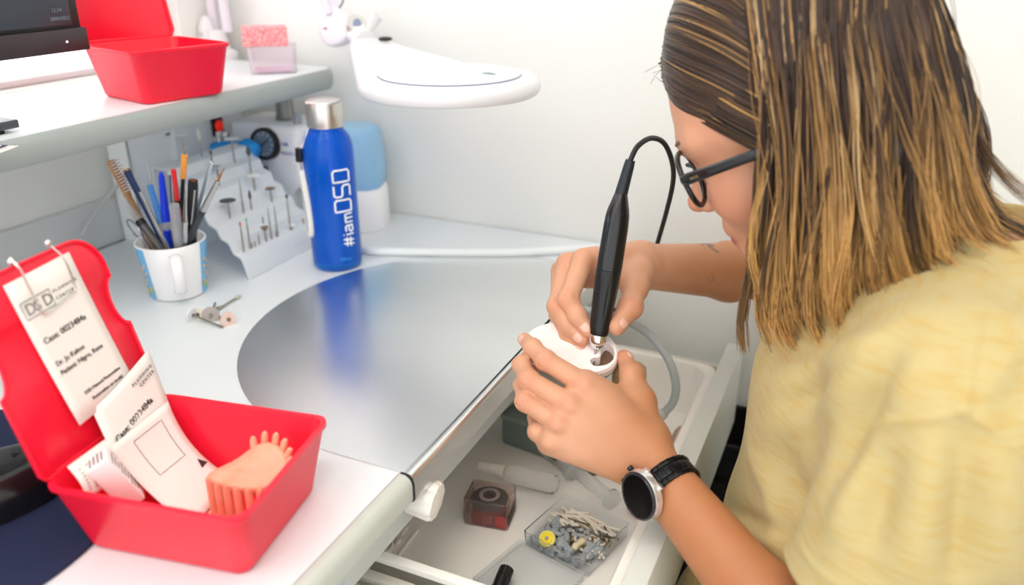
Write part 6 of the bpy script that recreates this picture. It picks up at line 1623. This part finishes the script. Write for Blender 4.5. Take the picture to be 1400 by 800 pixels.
# front locks swept back from the forehead
def add_front(s, mirror=False):
    P = lerp_guides(FR, s).copy()
    P[:, 1] += abs(rg.normal(0, .0015))*1.0; P[:, 0] += rg.normal(0, .0012); P[:, 2] += rg.normal(0, .0016)+rg.normal(0, .002)*tt
    P += ((P-ROOTC)/np.linalg.norm(P-ROOTC, axis=1)[:, None])*(.0035*np.sin(tt*PI)+rg.uniform(-.002, .0015))[:, None]
    P = push(P, .0025+rg.uniform(0, .0035))
    if mirror: P[:, 1] = 2*YM0-P[:, 1]
    rad = rg.uniform(.0005, .0012)*(.55+.45*np.sin(np.clip(tt*1.6, 0, 1)*PI/2))*(1-.3*tt)
    hl = rg.uniform(); c = colour(NP, s, hl*.80 if hl < .93 else .80, True); ribbon(P, rad, c)
for i in range(1300): add_front(rg.uniform(0, 1))
for i in range(350): add_front(rg.uniform(0, 1), True)
# single stray hairs
for i in range(60):
    s = rg.uniform(0, 1); P = lerp_guides(CU, s).copy(); d = rg.normal(0, 1, 3)*.008; P += d[None]*(tt**1.5)[:, None]+np.array([0, -.004, 0]); P[:, 0] += .006*rg.normal()*np.sin(tt*6+rg.uniform(0, 6))
    ribbon(P, np.full(NP, .00022), colour(NP, s, .85), flat=1)
for i in range(7):
    P0 = lerp_guides(FR, rg.uniform(0, .6))[0]; d = np.array([-.9, rg.normal(0, .3), rg.normal(.1, .6)]); t6 = np.linspace(0, 1, 8)
    P = P0+d[None]*(t6*rg.uniform(.006, .016))[:, None]+np.array([0, 0, .004])[None]*(t6**2*rg.normal(0, 1.5))[:, None]; ribbon(P, np.full(8, .00018), np.tile(MID, (8, 1)), flat=1)
# dense under layer that fills the hair out
und = [pr_ell(H(-.008, .022, 0), (.0875, .0895, .0730), HM3, .01)]
Pc = lambda s, k, dy: (lambda p: (p[0], p[1]+dy, p[2]))(lerp_guides(CU, s)[k])
for s in np.linspace(.10, .60, 6):
    a, b, c = Pc(s, 5, .026), Pc(s, 11, .024), Pc(s, 16, .022)
    if s > .86: a, b, c = [tuple(np.array(q)+np.array([-.016, 0, 0])) for q in (a, b, c)]
    for mir in (0, 1):
        f_ = (lambda q: (q[0], 2*YM0-q[1], q[2])) if mir else (lambda q: q)
        und += [pr_cone(f_(a), .0165, f_(b), .0150, .012), pr_cone(f_(b), .0150, f_(c), .008, .012)]
for s in np.linspace(.7, 1, 4):
    b, c = np.array(Pc(s, 9, 0)), np.array(Pc(s, 15, 0)); b[1] = c[1] = YM0; b[0] -= .055; c[0] -= .055
    und += [pr_cone(b, .02, c, .014, .02)]
# keep the face clear of the under layer
und += [pr_ell(H(.078, -.060, 0), (.062, .098, .085), HM3, .006, '-'), pr_ell(H(.100, .020, 0), (.030, .026, .085), HM3, .006, '-')]
uv_, uq_ = sdf_mesh(und, .003)
nu = len(uv_); kz = np.clip((1.0-uv_[:, 2])/.14, 0, 1)[:, None]
ucol = DARK[None]*(1-kz)*.9+(MID*.6+GOLD*.25)[None]*kz
allv = np.vstack([uv_]+hv); allq = np.vstack([uq_]+[q+nu for q in hq]); allc = np.vstack([ucol]+hc)
HAIRM = mat('hair', (122, 92, 66), .34, spec=.45, attr='Col')
mesh_obj('hair', allv, allq, HAIRM, per, allc, 'shoulder length straight brown hair with golden blonde highlights and ends')
WORLD_S, P_CEIL, P_CEIL2, P_CEIL3, P_WIN, FSTOP, EXPO = 1.85, 1.0, 4.5, 6.5, 7, 3.4, .17
SC.cycles.max_bounces = 20; SC.cycles.diffuse_bounces = 12; SC.cycles.transmission_bounces = 14; SC.cycles.transparent_max_bounces = 16
# ============================================================ LIGHT AND CAMERA
w = bpy.data.worlds.new('World'); SC.world = w; w.use_nodes = True
nt = w.node_tree; bg = nt.nodes['Background']
bg.inputs['Color'].default_value = (*lin((250, 250, 252)), 1); bg.inputs['Strength'].default_value = WORLD_S
def area(name, loc, rot, sx, sy, power, col=(255, 255, 255)):
    l = bpy.data.lights.new(name, 'AREA'); l.shape = 'RECTANGLE'; l.size = sx; l.size_y = sy; l.energy = power; l.color = lin(col)
    o = bpy.data.objects.new(name, l); COL.objects.link(o); o.location = loc; o.rotation_euler = rot; return o
area('ceiling_light', (-.45, .20, 2.45), (0, 0, 0), .9, 1.2, P_CEIL, (255, 250, 242))
area('ceiling_light', (-.70, -.70, 2.45), (0, 0, 0), .6, .9, P_CEIL2, (255, 246, 234))
area('ceiling_light', (.02, -.15, 2.45), (0, 0, 0), .5, .5, P_CEIL3, (255, 244, 230))
area('window_light', (WX-.075, .035, 1.54), (0, R(-90), 0), 1.2, 1.90, P_WIN, (250, 252, 255))
cd = bpy.data.cameras.new('Camera'); cam = bpy.data.objects.new('Camera', cd); COL.objects.link(cam); SC.camera = cam
cd.sensor_width = 36; cd.sensor_fit = 'HORIZONTAL'; cd.lens = 36*FPX/1400; cd.clip_start = .02
M = Matrix.Identity(4)
for j in range(3): M[j][0] = RT[j]; M[j][1] = -DN[j]; M[j][2] = -FW[j]; M[j][3] = CAM[j]
cam.matrix_world = M
cd.dof.use_dof = True; cd.dof.focus_distance = .76; cd.dof.aperture_fstop = FSTOP
SC.view_settings.view_transform = 'Standard'; SC.view_settings.look = 'None'; SC.view_settings.gamma = 1; SC.view_settings.use_curve_mapping = False
SC.view_settings.exposure = EXPO
